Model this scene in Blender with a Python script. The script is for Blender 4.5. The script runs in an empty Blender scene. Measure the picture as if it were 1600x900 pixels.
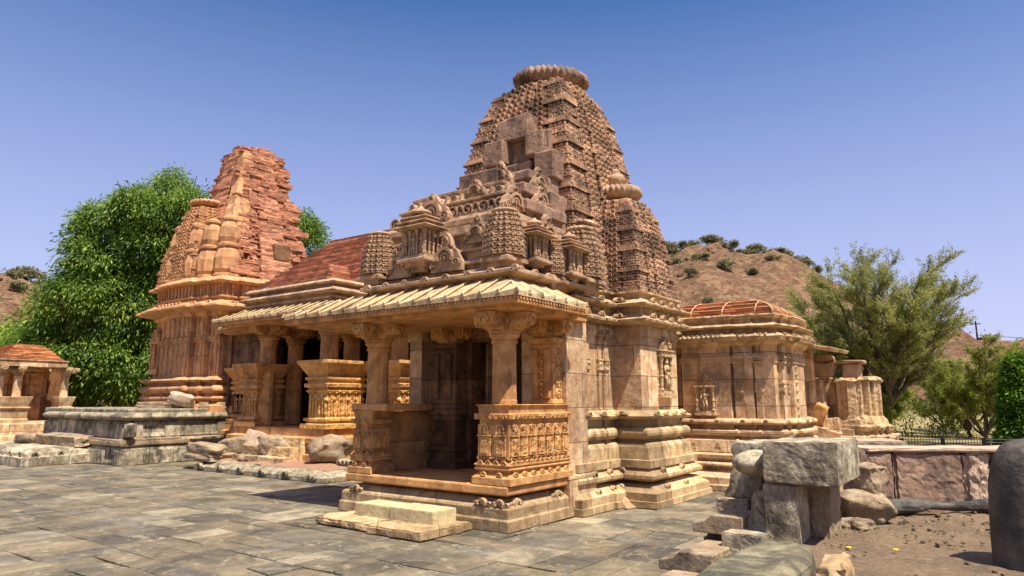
import bpy, bmesh, math, random
import numpy as np
from mathutils import Vector, Matrix, noise
R = math.radians
rnd = random.Random(7)
S = bpy.context.scene
COL = S.collection

# ------------------------------------------------------------------ camera, sky, sun, exposure
cd = bpy.data.cameras.new('camera'); cam = bpy.data.objects.new('camera', cd); COL.objects.link(cam)
cd.sensor_width = 36; cd.lens = 36*1067/1600; cd.clip_end = 3000; cd.clip_start = .05
PITCH = math.atan(175/1067)
cam.location = (0, 0, 2.0); cam.rotation_euler = (R(90)+PITCH, 0, R(36.2)); S.camera = cam
SUN = Vector((.46, -.14, 1.0)).normalized()          # direction towards the sun
sd = bpy.data.lights.new('sun', 'SUN'); sun = bpy.data.objects.new('sun', sd); COL.objects.link(sun)
sd.energy = 5.0; sd.angle = R(.5); sd.color = (1, .91, .76)
sun.rotation_euler = SUN.to_track_quat('Z', 'Y').to_euler()
W = bpy.data.worlds.new('World'); S.world = W; W.use_nodes = True
wn = W.node_tree.nodes; bg = wn['Background']
sky = wn.new('ShaderNodeTexSky'); sky.sky_type = 'NISHITA'; sky.sun_disc = False
sky.sun_elevation = math.asin(SUN.z); sky.sun_rotation = math.atan2(SUN.x, SUN.y)
sky.air_density = 1.0; sky.dust_density = 1.2; sky.ozone_density = 2.5; sky.altitude = 600
hs = wn.new('ShaderNodeHueSaturation'); hs.inputs['Saturation'].default_value = 1.5; hs.inputs['Hue'].default_value = .502
wl = W.node_tree.links; wl.new(sky.outputs[0], hs.inputs['Color'])
tcw = wn.new('ShaderNodeTexCoord'); sx = wn.new('ShaderNodeSeparateXYZ'); wl.new(tcw.outputs['Generated'], sx.inputs[0])   # pale dust haze towards the horizon
rw = wn.new('ShaderNodeValToRGB'); wl.new(sx.outputs[2], rw.inputs[0]); e_ = rw.color_ramp.elements
for p_, v_ in ((0., .95), (.16, .55), (.36, .18), (.60, .0)):
    q_ = e_[0] if p_ == 0. else (e_[1] if p_ == .60 else e_.new(p_)); q_.position = p_; q_.color = (v_, v_, v_, 1)
mw = wn.new('ShaderNodeMix'); mw.data_type = 'RGBA'; wl.new(rw.outputs[0], mw.inputs[0]); wl.new(hs.outputs[0], mw.inputs[6]); mw.inputs[7].default_value = (5.0, 5.0, 7.6, 1)
wl.new(mw.outputs[2], bg.inputs[0]); bg.inputs[1].default_value = .074
S.view_settings.view_transform = 'Standard'; S.view_settings.look = 'None'
S.view_settings.exposure = .86; S.view_settings.gamma = 1; S.view_settings.use_curve_mapping = False

# ------------------------------------------------------------------ materials
def hexc(r, g, b): return (r, g, b, 1)
class NT:
    def __init__(s, name, rough=.85):
        s.m = bpy.data.materials.new(name); s.m.use_nodes = True
        s.n = s.m.node_tree.nodes; s.l = s.m.node_tree.links
        s.b = s.n['Principled BSDF']; s.b.inputs['Roughness'].default_value = rough
        s.b.inputs['Specular IOR Level'].default_value = .25
        s.co = s.n.new('ShaderNodeTexCoord').outputs['Object']
        g = s.n.new('ShaderNodeNewGeometry'); s.pos = g.outputs['Position']; s.nor = g.outputs['Normal']
    def link(s, a, b): s.l.new(a, b)
    def val(s, sock, v):
        if hasattr(v, 'links'): s.l.new(v, sock)
        else: sock.default_value = v
    def math(s, op, a, b=0, c=0, clamp=False):
        n = s.n.new('ShaderNodeMath'); n.operation = op; n.use_clamp = clamp
        s.val(n.inputs[0], a); s.val(n.inputs[1], b); s.val(n.inputs[2], c); return n.outputs[0]
    def noise(s, scale, det=6, rough=.6, vec=None, dist=0):
        n = s.n.new('ShaderNodeTexNoise'); n.inputs['Scale'].default_value = scale
        n.inputs['Detail'].default_value = det; n.inputs['Roughness'].default_value = rough
        n.inputs['Distortion'].default_value = dist
        s.l.new(vec if vec is not None else s.pos, n.inputs['Vector']); return n.outputs['Fac']
    def voro(s, scale, feat='F1', vec=None):
        n = s.n.new('ShaderNodeTexVoronoi'); n.inputs['Scale'].default_value = scale; n.feature = feat
        s.l.new(vec if vec is not None else s.pos, n.inputs['Vector']); return n
    def map(s, vec, sc=(1, 1, 1), rot=(0, 0, 0)):
        n = s.n.new('ShaderNodeMapping'); s.l.new(vec, n.inputs[0])
        n.inputs['Scale'].default_value = sc; n.inputs['Rotation'].default_value = rot; return n.outputs[0]
    def ramp(s, f, stops):
        n = s.n.new('ShaderNodeValToRGB'); s.l.new(f, n.inputs[0]); e = n.color_ramp.elements
        while len(e) < len(stops): e.new(.5)
        for x, (p, c) in zip(e, stops):
            x.position = p; x.color = c if isinstance(c, tuple) else (c, c, c, 1)
        return n.outputs[0]
    def mix(s, f, a, b, mode='MIX'):
        n = s.n.new('ShaderNodeMix'); n.data_type = 'RGBA'; n.blend_type = mode
        s.val(n.inputs[0], f); s.val(n.inputs[6], a); s.val(n.inputs[7], b); return n.outputs[2]
    def sep(s, v):
        n = s.n.new('ShaderNodeSeparateXYZ'); s.l.new(v, n.inputs[0]); return n.outputs
    def comb(s, x, y, z):
        n = s.n.new('ShaderNodeCombineXYZ')
        for i, v in enumerate((x, y, z)): s.val(n.inputs[i], v)
        return n.outputs[0]
    def bump(s, h, st, dist=.02):
        n = s.n.new('ShaderNodeBump'); n.inputs['Strength'].default_value = st; n.inputs['Distance'].default_value = dist
        s.l.new(h, n.inputs['Height'])
        if s.b.inputs['Normal'].links: s.l.new(s.b.inputs['Normal'].links[0].from_socket, n.inputs['Normal'])
        s.l.new(n.outputs[0], s.b.inputs['Normal'])
    def brick(s, w, h, mortar=.012, off=.5, vec=None, c1=0, c2=1):
        if vec is None:
            x, y, z = s.sep(s.pos); vec = s.comb(s.math('ADD', x, y), z, 0)
        n = s.n.new('ShaderNodeTexBrick'); s.l.new(vec, n.inputs['Vector']); n.inputs['Scale'].default_value = 1
        n.inputs['Brick Width'].default_value = w; n.inputs['Row Height'].default_value = h
        n.inputs['Mortar Size'].default_value = mortar; n.offset = off; n.inputs['Bias'].default_value = 0
        n.inputs['Color1'].default_value = (c1, c1, c1, 1); n.inputs['Color2'].default_value = (c2, c2, c2, 1)
        n.inputs['Mortar'].default_value = (.5, .5, .5, 1); return n.outputs['Color'], n.outputs['Fac']
    def col(s, c): s.val(s.b.inputs['Base Color'], c)

def stone(name, a, b, c, dark=(.08, .06, .05), stain=.45, joints=None, bump=.6, carve=0, streak=.5, grain=1.0):
    """a,b,c: three stone tints mixed by noise; dark patina in patches and streaks"""
    t = NT(name)
    a, b, c = [(q[0]*1.05, q[1]*1.04, q[2]*.93) for q in (a, b, c)]; dark = (dark[0]*.75, dark[1]*.75, dark[2]*.7)
    n1 = t.noise(.9, 5, .6, dist=.4); n2 = t.noise(4.5, 6, .65)
    base = t.mix(t.ramp(n1, [(.35, 0.), (.62, 1.)]), hexc(*a), hexc(*b))
    base = t.mix(t.ramp(n2, [(.42, 0.), (.68, 1.)]), base, hexc(*c))
    if joints:
        cc, ff = t.brick(joints[0], joints[1], .008, .4)
        base = t.mix(.38, base, cc, 'OVERLAY')
        base = t.mix(t.math('MULTIPLY', ff, .75), base, hexc(dark[0], dark[1], dark[2]))
    # patina
    st = t.noise(1.6, 8, .72, vec=t.map(t.pos, (1.3, 1.3, .8)), dist=.4)
    base = t.mix(t.math('MULTIPLY', t.ramp(st, [(.49, 0.), (.62, 1.)]), min(stain*1.35, .85)), base, hexc(*dark))
    s2 = t.noise(5, 7, .75, vec=t.map(t.pos, (1, 1, .3)), dist=.5)
    base = t.mix(t.math('MULTIPLY', t.ramp(s2, [(.5, 0.), (.7, 1.)]), streak*.7), base, hexc(dark[0]*1.9, dark[1]*1.8, dark[2]*1.7))
    blot = t.noise(3.2, 9, .8, dist=.8)
    base = t.mix(t.math('MULTIPLY', t.ramp(blot, [(.56, 0.), (.64, 1.)]), stain*.9), base, hexc(dark[0]*1.4, dark[1]*1.3, dark[2]*1.3))
    base = t.mix(t.math('MULTIPLY', t.ramp(blot, [(.33, 1.), (.42, 0.)]), .45), base, hexc(min(c[0]*1.25, .75), min(c[1]*1.25, .65), min(c[2]*1.2, .5)))
    g = t.noise(55, 4, .7)
    base = t.mix(.5*grain, base, t.ramp(g, [(.3, .22), (.7, .8)]), 'OVERLAY')
    t.col(base)
    t.bump(g, .35*bump, .006)
    t.bump(t.noise(11, 6, .7), .55*bump, .03)
    t.bump(n2, .35*bump, .06); t.bump(t.voro(17).outputs['Distance'], .3*bump, .012)
    if joints: t.bump(t.math('SUBTRACT', 1, ff), .8, .015)
    if carve:
        v = t.voro(carve, 'F1'); t.bump(v.outputs['Distance'], .9, .035)
        v = t.voro(carve*2.3, 'DISTANCE_TO_EDGE'); t.bump(v.outputs['Distance'], .8, .02)
    return t.m

M = {}
M['orange'] = stone('orange_sandstone', (.50, .235, .085), (.40, .19, .08), (.60, .34, .15), stain=.38, streak=.5, dark=(.11, .055, .03))
M['orange_carved'] = stone('orange_sandstone_carved', (.52, .26, .095), (.42, .205, .085), (.62, .37, .16), stain=.36, carve=9, dark=(.11, .055, .03))
M['gold'] = stone('golden_carved_sandstone', (.62, .33, .10), (.50, .25, .09), (.66, .42, .18), stain=.2, carve=8, dark=(.16, .07, .03))
M['tan'] = stone('tan_sandstone', (.50, .305, .175), (.39, .22, .125), (.62, .47, .33), stain=.3, bump=.8, streak=.35, joints=(1.15, .62), dark=(.10, .07, .05))
M['tan_carved'] = stone('tan_sandstone_carved', (.47, .31, .18), (.38, .24, .14), (.55, .41, .27), stain=.4, carve=9, dark=(.09, .065, .05))
M['base'] = stone('weathered_base_stone', (.45, .30, .165), (.35, .235, .13), (.56, .42, .27), stain=.42, joints=(1.3, 5.), dark=(.11, .07, .04), streak=.35)
M['tower'] = stone('weathered_tower_stone', (.37, .215, .145), (.27, .155, .11), (.47, .31, .215), stain=.48, bump=.35, joints=(.9, .28), dark=(.07, .052, .045), streak=.5)
M['roofstone'] = stone('weathered_roof_stone', (.35, .215, .145), (.27, .165, .115), (.47, .325, .225), stain=.45, bump=.5, dark=(.075, .055, .045))
M['plainblock'] = stone('plain_mauve_stone', (.26, .155, .12), (.20, .12, .095), (.34, .225, .17), stain=.6, bump=1.2, dark=(.06, .045, .04))
M['eave'] = stone('pale_eave_stone', (.50, .36, .215), (.41, .28, .17), (.58, .45, .30), stain=.4, dark=(.12, .09, .06))
M['pink'] = stone('pink_sandstone', (.50, .24, .115), (.40, .185, .09), (.57, .34, .19), stain=.4, joints=(1.3, .9), dark=(.10, .06, .045), streak=.8)
M['pinkcarve'] = stone('pink_sandstone_carved', (.50, .25, .125), (.43, .21, .105), (.57, .34, .19), stain=.3, bump=.7, dark=(.10, .055, .04))
M['grey'] = stone('grey_weathered_stone', (.27, .225, .165), (.185, .155, .115), (.44, .39, .31), stain=.8, dark=(.045, .04, .034), streak=.9, bump=1)
M['greyblock'] = stone('pale_grey_block_stone', (.33, .275, .20), (.24, .195, .145), (.52, .46, .37), stain=.7, dark=(.06, .048, .035), streak=.9, bump=1.2)
M['greyjoint'] = stone('grey_coursed_stone', (.28, .225, .16), (.19, .15, .11), (.50, .44, .36), stain=.85, joints=(1.1, 3.), dark=(.05, .043, .036), streak=.9, bump=1)
M['rubble'] = stone('brown_rubble_stone', (.30, .215, .15), (.23, .165, .115), (.38, .30, .22), stain=.5, dark=(.07, .05, .04), bump=1.6)
M['yellowstone'] = stone('pale_yellow_stone', (.46, .385, .24), (.38, .31, .19), (.53, .46, .32), stain=.15, dark=(.20, .16, .08), bump=.5, streak=.2)
M['redwall'] = stone('red_brown_wall_stone', (.26, .16, .12), (.19, .125, .10), (.33, .23, .18), stain=.5, joints=(2.2, 4), dark=(.06, .045, .04), bump=1)
M['capstone'] = stone('pink_capping_stone', (.46, .33, .26), (.40, .28, .22), (.50, .39, .31), stain=.3, dark=(.12, .09, .08), bump=1)
M['slab'] = stone('mossy_grey_slab', (.13, .11, .075), (.07, .062, .045), (.27, .24, .17), stain=.5, dark=(.045, .045, .04), bump=1.2)
M['lingam'] = stone('black_worn_stone', (.035, .031, .029), (.055, .048, .044), (.13, .11, .10), stain=.4, dark=(.02, .018, .018), bump=1.2, grain=.9)
M['lingam'].node_tree.nodes['Principled BSDF'].inputs['Roughness'].default_value = .6

def brickmat(name, a, b, mort, w=.26, h=.075, lines=False):
    t = NT(name, .9)
    cc, ff = t.brick(w, h, .009)
    n = t.noise(2.2, 6, .7); base = t.mix(t.ramp(n, [(.35, 0.), (.65, 1.)]), hexc(*a), hexc(*b))
    base = t.mix(.45, base, cc, 'OVERLAY'); base = t.mix(t.math('MULTIPLY', ff, .7), base, hexc(*mort))
    d = t.noise(1.3, 8, .75); base = t.mix(t.ramp(d, [(.55, 0.), (.7, .7)]), base, hexc(.13, .065, .05))
    g = t.noise(40, 4, .7); base = t.mix(.4, base, t.ramp(g, [(.3, .25), (.7, .75)]), 'OVERLAY')
    t.col(base); t.bump(t.math('SUBTRACT', 1, ff), .8, .02); t.bump(g, .5, .01); t.bump(t.noise(9, 6, .7), .6, .04)
    return t.m
M['inner_shade'] = stone('shade_browned_inner_stone', (.17, .085, .045), (.12, .06, .035), (.24, .13, .07), stain=.6, joints=(1.1, .8), dark=(.04, .022, .015))  # inner stone browned so the shade of the interior sits in its colour
M['brick'] = brickmat('old_red_brick', (.50, .215, .115), (.38, .165, .095), (.24, .125, .08))
M['brickroof'] = brickmat('orange_roof_brick', (.56, .235, .09), (.44, .18, .08), (.16, .085, .05), .3, .07)
M['mortar'] = stone('pale_mortar_strip', (.55, .36, .22), (.48, .30, .18), (.60, .42, .28), stain=.2)

t = NT('paving_stone', .72)     # per-slab tint from a colour attribute
at = t.n.new('ShaderNodeAttribute'); at.attribute_name = 'tint'
base = t.ramp(at.outputs['Fac'], [(0., (.085, .078, .062, 1)), (.3, (.13, .105, .07, 1)), (.6, (.175, .14, .088, 1)), (.85, (.115, .105, .085, 1)), (1., (.30, .25, .165, 1))])
base = t.mix(.9, base, t.ramp(t.noise(1.1, 7, .7, dist=.6), [(.36, .24), (.64, .74)]), 'OVERLAY')
base = t.mix(t.ramp(t.noise(.55, 7, .7, dist=.8), [(.5, 0.), (.66, .7)]), base, hexc(.075, .073, .066))
base = t.mix(t.ramp(t.noise(2.6, 8, .75, dist=1), [(.55, 0.), (.61, .6)]), base, hexc(.33, .285, .19))
base = t.mix(t.ramp(t.noise(5, 8, .75, dist=1), [(.57, 0.), (.66, .75)]), base, hexc(.06, .052, .04))
vv = t.voro(.55, 'DISTANCE_TO_EDGE', vec=t.map(t.pos, (1, 1, 1)))
g = t.noise(38, 5, .7); base = t.mix(.5, base, t.ramp(g, [(.3, .25), (.7, .78)]), 'OVERLAY')
t.col(base); base = t.mix(t.ramp(t.noise(9, 8, .85, dist=1.2), [(.60, 0.), (.66, .8)]), base, hexc(.05, .042, .032)); base = t.mix(t.ramp(t.noise(.8, 9, .85, dist=1.5), [(.40, .5), (.47, 0.)]), base, hexc(.26, .20, .12)); t.col(base)
t.bump(g, .8, .01); t.bump(t.noise(6, 7, .7), .9, .04); M['paving'] = t.m

t = NT('bare_dirt', .95)
base = t.mix(t.ramp(t.noise(1.4, 7, .7), [(.38, 0.), (.62, 1.)]), hexc(.25, .17, .10), hexc(.155, .11, .07))
base = t.mix(t.ramp(t.noise(14, 6, .8), [(.5, 0.), (.66, .7)]), base, hexc(.36, .27, .18))
base = t.mix(t.ramp(t.noise(30, 5, .8), [(.56, 0.), (.68, .8)]), base, hexc(.07, .05, .035))
t.col(base); t.bump(t.noise(22, 8, .8), 1, .04); t.bump(t.voro(26).outputs['Distance'], .5, .02); M['dirt'] = t.m
t = NT('red_dirt', .95)
base = t.mix(t.ramp(t.noise(6, 7, .8), [(.4, 0.), (.62, 1.)]), hexc(.36, .19, .12), hexc(.27, .17, .11))
t.col(base); t.bump(t.noise(25, 8, .8), 1, .03); M['reddirt'] = t.m
t = NT('dry_ground', .95)
base = t.mix(t.ramp(t.noise(.25, 7, .7), [(.38, 0.), (.6, 1.)]), hexc(.36, .27, .14), hexc(.20, .19, .07))
base = t.mix(t.ramp(t.noise(2, 7, .8), [(.5, 0.), (.66, .7)]), base, hexc(.42, .30, .17))
t.col(base); t.bump(t.noise(6, 8, .8), 1, .1); M['ground'] = t.m
t = NT('rocky_hillside', .95)
n1 = t.noise(.03, 8, .75); n2 = t.noise(.22, 9, .85); n3 = t.noise(.7, 8, .85)
base = t.mix(t.ramp(n1, [(.4, 0.), (.6, 1.)]), hexc(.36, .185, .095), hexc(.26, .135, .075))
base = t.mix(t.ramp(n2, [(.49, 0.), (.54, .9)]), base, hexc(.50, .31, .17))
base = t.mix(t.ramp(n3, [(.50, 0.), (.58, .85)]), base, hexc(.085, .055, .04))
base = t.mix(t.ramp(t.noise(.4, 9, .9), [(.53, 0.), (.60, .8)]), base, hexc(.11, .11, .05))
base = t.mix(t.ramp(t.noise(1.6, 6, .9), [(.56, 0.), (.64, .8)]), base, hexc(.5, .36, .25))
t.col(base); t.bump(n2, 1, 5.); t.bump(n3, 1, 3.); M['hill'] = t.m

def leafmat(name, a, b, c, trans=.3):
    t = NT(name, .55); at = t.n.new('ShaderNodeAttribute'); at.attribute_name = 'tint'
    base = t.ramp(at.outputs['Fac'], [(0, (*a, 1)), (.55, (*b, 1)), (1, (*c, 1))])
    t.col(base); t.b.inputs['Specular IOR Level'].default_value = .35
    tr = t.n.new('ShaderNodeBsdfTranslucent'); t.l.new(base, tr.inputs[0])
    mx = t.n.new('ShaderNodeMixShader'); mx.inputs[0].default_value = trans
    t.l.new(t.b.outputs[0], mx.inputs[1]); t.l.new(tr.outputs[0], mx.inputs[2])
    t.l.new(mx.outputs[0], t.n['Material Output'].inputs[0]); return t.m
M['mango'] = leafmat('glossy_green_leaf', (.035, .09, .010), (.13, .23, .025), (.32, .42, .06), .4)
M['acacia'] = leafmat('olive_green_leaf', (.13, .15, .035), (.28, .29, .08), (.42, .41, .15), .45)
M['bushleaf'] = leafmat('yellow_green_leaf', (.08, .11, .015), (.22, .26, .03), (.38, .39, .07), .4)
M['hillbush'] = leafmat('dull_scrub_leaf', (.13, .13, .055), (.20, .19, .09), (.28, .25, .13), .35)
M['conifer'] = leafmat('bright_green_frond', (.04, .10, .008), (.10, .21, .015), (.22, .34, .03), .35)
M['bark'] = stone('dark_bark', (.10, .07, .05), (.07, .05, .035), (.15, .11, .08), stain=.5, dark=(.03, .02, .018), bump=1.5)
M['beam'] = stone('charred_timber', (.05, .047, .047), (.075, .07, .068), (.14, .13, .125), stain=.5, dark=(.02, .02, .02), bump=1.6)
t = NT('dark_iron', .5); t.col(hexc(.02, .018, .017)); t.b.inputs['Metallic'].default_value = .3; M['iron'] = t.m
t = NT('grey_feathers', .6); t.col(t.mix(t.ramp(t.noise(40), [(.4, 0.), (.6, 1.)]), hexc(.10, .11, .14), hexc(.20, .21, .25))); M['feather'] = t.m
t = NT('dark_feathers', .6); t.col(t.mix(t.ramp(t.noise(40), [(.4, 0.), (.6, 1.)]), hexc(.02, .02, .022), hexc(.05, .05, .055))); M['darkfeather'] = t.m
t = NT('yellow_petals', .6); t.col(t.mix(t.ramp(t.noise(60), [(.4, 0.), (.6, 1.)]), hexc(.7, .42, .02), hexc(.8, .55, .04))); M['petal'] = t.m

# ------------------------------------------------------------------ object helpers
WLOC = {}
def link(o, parent, w):
    COL.objects.link(o); w = Vector(w)
    if parent: o.parent = parent; o.location = w - WLOC[parent.name]
    else: o.location = w
    WLOC[o.name] = w; return o
def thing(name, loc, label, cat, group=None):
    o = bpy.data.objects.new(name, None); o.empty_display_size = .2; link(o, None, loc); return tag(o, label, cat, group)
def tag(o, label=None, cat=None, group=None, kind=None):
    for k, v in (('label', label), ('category', cat), ('group', group), ('kind', kind)):
        if v: o[k] = v
    return o
def copy_tree(root, loc, label=None):
    r = root.copy(); COL.objects.link(r); r.location = Vector(loc); WLOC[r.name] = Vector(loc)
    if label: r['label'] = label
    def rec(src, dst):
        for ch in list(src.children):
            c = ch.copy(); COL.objects.link(c); c.parent = dst; rec(ch, c)
    rec(root, r); return r
def inst(src, parent, w):
    """a copy of a part (and its sub-parts) of a thing at world place w"""
    c = src.copy(); COL.objects.link(c); c.parent = parent; c.location = Vector(w) - WLOC[parent.name]; WLOC[c.name] = Vector(w)
    for g_ in list(src.children):
        d = g_.copy(); COL.objects.link(d); d.parent = c
    return c

class MB:
    def __init__(s): s.v = []; s.f = []
    def add(s, vs, fs):
        o = len(s.v); s.v += [tuple(p) for p in vs]; s.f += [tuple(i+o for i in f) for f in fs]
    def box(s, x0, x1, y0, y1, z0, z1, j=0):
        if x0 > x1: x0, x1 = x1, x0
        if y0 > y1: y0, y1 = y1, y0
        vs = [(x, y, z) for z in (z0, z1) for x, y in ((x0, y0), (x1, y0), (x1, y1), (x0, y1))]
        if j: vs = [(a+rnd.uniform(-j, j), b+rnd.uniform(-j, j), c+rnd.uniform(-j, j)) for a, b, c in vs]
        s.add(vs, [(3, 2, 1, 0), (4, 5, 6, 7), (0, 1, 5, 4), (1, 2, 6, 5), (2, 3, 7, 6), (3, 0, 4, 7)])
    def obox(s, p, u, n, w, h, d, back=.03):
        """box on a surface: centre-bottom p, tangent u, outward normal n, width, height, depth"""
        p = Vector(p); u = Vector(u); n = Vector(n); z = Vector((0, 0, 1)); q = []
        for zz in (0, h):
            for a, b in ((-w/2, -back), (-w/2, d), (w/2, d), (w/2, -back)): q.append(p+u*a+n*b+z*zz)
        fs = [(3, 2, 1, 0), (4, 5, 6, 7), (0, 1, 5, 4), (1, 2, 6, 5), (2, 3, 7, 6), (3, 0, 4, 7)]
        if u.cross(z).dot(n) > 0: pass
        s.add(q, fs)
    def loft(s, rings, cap=True):
        """rings: list of (list of xy, z)"""
        n = len(rings[0][0]); vs = []; fs = []
        for p, z in rings: vs += [(a, b, z) for a, b in p]
        for k in range(len(rings)-1):
            for i in range(n):
                j = (i+1) % n; fs.append((k*n+i, k*n+j, (k+1)*n+j, (k+1)*n+i))
        if cap: fs.append(tuple(range(n-1, -1, -1))); fs.append(tuple((len(rings)-1)*n+i for i in range(n)))
        s.add(vs, fs)
    def lathe(s, c, prof, n=16, flute=0, fa=0, sx=1, sy=1, rot=0):
        """prof: [(r,z)] ; flute lobes count and depth"""
        vs = []; fs = []
        for r, z in prof:
            for i in range(n):
                a = 2*math.pi*i/n+rot; rr = r*(1+(fa*abs(math.sin(a*flute/2))-fa if flute else 0))
                vs.append((c[0]+rr*math.cos(a)*sx, c[1]+rr*math.sin(a)*sy, c[2]+z))
        m = len(prof)
        for k in range(m-1):
            for i in range(n):
                j = (i+1) % n; fs.append((k*n+i, k*n+j, (k+1)*n+j, (k+1)*n+i))
        fs.append(tuple(range(n-1, -1, -1))); fs.append(tuple((m-1)*n+i for i in range(n)))
        s.add(vs, fs)
    def ell(s, c, r, n=8, m=5):
        prof = [(max(math.sin(math.pi*k/m), .08), -math.cos(math.pi*k/m)) for k in range(m+1)]
        vs = []; fs = []
        for rr, z in prof:
            for i in range(n):
                a = 2*math.pi*i/n; vs.append((c[0]+rr*math.cos(a)*r[0], c[1]+rr*math.sin(a)*r[1], c[2]+z*r[2]))
        for k in range(m):
            for i in range(n):
                j = (i+1) % n; fs.append((k*n+i, k*n+j, (k+1)*n+j, (k+1)*n+i))
        fs.append(tuple(range(n-1, -1, -1))); fs.append(tuple(m*n+i for i in range(n)))
        s.add(vs, fs)
    def arch(s, p, u, n, r, t=.35, d=.035, a0=-20, a1=200, seg=7, up=(0, 0, 1)):
        """raised horseshoe arch on a wall: centre p, tangent u, normal n"""
        p = Vector(p); u = Vector(u); n = Vector(n); z = Vector(up); vs = []; fs = []
        for k in range(seg+1):
            a = R(a0+(a1-a0)*k/seg); e = u*math.cos(a)+z*math.sin(a)
            vs += [p+e*r-n*.02, p+e*r+n*d, p+e*r*(1-t)+n*d, p+e*r*(1-t)-n*.02]
        for k in range(seg):
            o = k*4
            for i in range(3): fs.append((o+i, o+i+1, o+i+5, o+i+4))
        fs.append((0, 1, 2, 3)); o = seg*4; fs.append((o+3, o+2, o+1, o))
        s.add(vs, fs)
    def scroll(s, p, u, n, r, turns=1.4, flip=1, d=.04, w=.035):
        p = Vector(p); u = Vector(u)*flip; n = Vector(n); z = Vector((0, 0, 1)); vs = []; fs = []; seg = int(10*turns)
        for k in range(seg+1):
            f = k/seg; a = R(-60+360*turns*f); rr = r*(1-.8*f); e = u*math.cos(a)+z*math.sin(a); ww = w*(1-.4*f)
            vs += [p+e*rr-n*.02, p+e*rr+n*d, p+e*(rr-ww)+n*d, p+e*(rr-ww)-n*.02]
        for k in range(seg):
            o = k*4
            for i in range(3): fs.append((o+i, o+i+1, o+i+5, o+i+4))
        s.add(vs, fs)
    def tube(s, pts, rad, n=7):
        vs = []; fs = []; P_ = [Vector(p) for p in pts]
        for k, p in enumerate(P_):
            d = (P_[min(k+1, len(P_)-1)]-P_[max(k-1, 0)]).normalized()
            a = d.cross(Vector((.13, .31, 1)) if abs(d.z) < .9 else Vector((1, .2, 0))).normalized(); b = d.cross(a)
            r = rad[k] if hasattr(rad, '__len__') else rad
            for i in range(n):
                t_ = 2*math.pi*i/n; vs.append(p+a*r*math.cos(t_)+b*r*math.sin(t_))
        for k in range(len(P_)-1):
            for i in range(n):
                j = (i+1) % n; fs.append((k*n+i, k*n+j, (k+1)*n+j, (k+1)*n+i))
        fs.append(tuple(range(n-1, -1, -1))); fs.append(tuple((len(P_)-1)*n+i for i in range(n)))
        s.add(vs, fs)
    def build(s, name, mat, parent=None, loc=None, smooth=False, jit=0, bevel=0, extra=()):
        nbase = len(s.f); nv = len(s.v); mats = [mat]; fm = [0]*nbase
        for e, m_ in extra:      # carving that belongs to this part's surface
            if m_ not in mats: mats.append(m_)
            fm += [mats.index(m_)]*len(e.f); s.add(e.v, e.f)
        vs = np.array(s.v, dtype=float)
        if loc is None:
            lo = vs.min(0); hi = vs.max(0); loc = ((lo[0]+hi[0])/2, (lo[1]+hi[1])/2, lo[2])
        vs = vs-np.array(loc)
        me = bpy.data.meshes.new(name); me.from_pydata(vs.tolist(), [], s.f); me.update()
        me.polygons.foreach_set('material_index', fm)
        bm = bmesh.new(); bm.from_mesh(me)
        if len(s.f) < 60000: bmesh.ops.recalc_face_normals(bm, faces=bm.faces)
        if bevel: 
            bm.verts.ensure_lookup_table(); es = [e for e in bm.edges if len(e.link_faces) == 2 and e.verts[0].index < nv and e.calc_face_angle(0) > .6]
            bmesh.ops.bevel(bm, geom=es, offset=bevel, segments=1, affect='EDGES', clamp_overlap=True)
        if jit:
            for v in bm.verts:
                w = v.co+Vector(loc); v.co += noise.noise_vector(w*3.1)*jit+noise.noise_vector(w*11)*jit*.5
        bm.to_mesh(me); bm.free()
        if smooth: me.shade_smooth()
        for m_ in mats: me.materials.append(M[m_] if isinstance(m_, str) else m_)
        o = bpy.data.objects.new(name, me); return link(o, parent, loc)

def offset(poly, o):
    n = len(poly); out = []
    for i in range(n):
        x, y = poly[i]; a = poly[i-1]; b = poly[(i+1) % n]
        d1 = (x-a[0], y-a[1]); d2 = (b[0]-x, b[1]-y)
        l1 = math.hypot(*d1) or 1; l2 = math.hypot(*d2) or 1
        n1 = (d1[1]/l1, -d1[0]/l1); n2 = (d2[1]/l2, -d2[0]/l2)
        k = n1[0]*n2[0]+n1[1]*n2[1]
        f = o/(1+k) if k > -.9 else o
        out.append((x+(n1[0]+n2[0])*f, y+(n1[1]+n2[1])*f))
    return out
def rect(x0, x1, y0, y1): return [(x0, y0), (x1, y0), (x1, y1), (x0, y1)]
def stepped(cx, cy, hx, hy, steps, s=1.0):
    """CCW plan; steps = [(width fraction, extra depth)] from the corner inwards, corner depth = hx/hy"""
    P_ = []
    sides = [((0, -1), (1, 0), hy, hx), ((1, 0), (0, 1), hx, hy), ((0, 1), (-1, 0), hy, hx), ((-1, 0), (0, -1), hx, hy)]
    for n, t_, dep, wid in sides:
        pts = [(-wid, dep)]; d = dep
        for w, e in steps: pts += [(-wid*w, d), (-wid*w, dep+e)]; d = dep+e
        full = pts+[(-a, b) for a, b in reversed(pts[1:])]
        for a, b in full: P_.append((cx+s*(t_[0]*a+n[0]*b), cy+s*(t_[1]*a+n[1]*b)))
    return P_
def prof_loft(mb, poly, prof, cap=True): mb.loft([(offset(poly, o), z) for z, o in prof], cap)
def edges_of(poly):
    for i in range(len(poly)):
        a = Vector((*poly[i], 0)); b = Vector((*poly[(i+1) % len(poly)], 0)); d = b-a; L = d.length
        if L > 1e-4: u = d/L; yield a, b, u, Vector((u.y, -u.x, 0)), L
def visible(n): return n.x > .3 or n.y < -.3      # the two sides the photo shows; the rest stays plain

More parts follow.
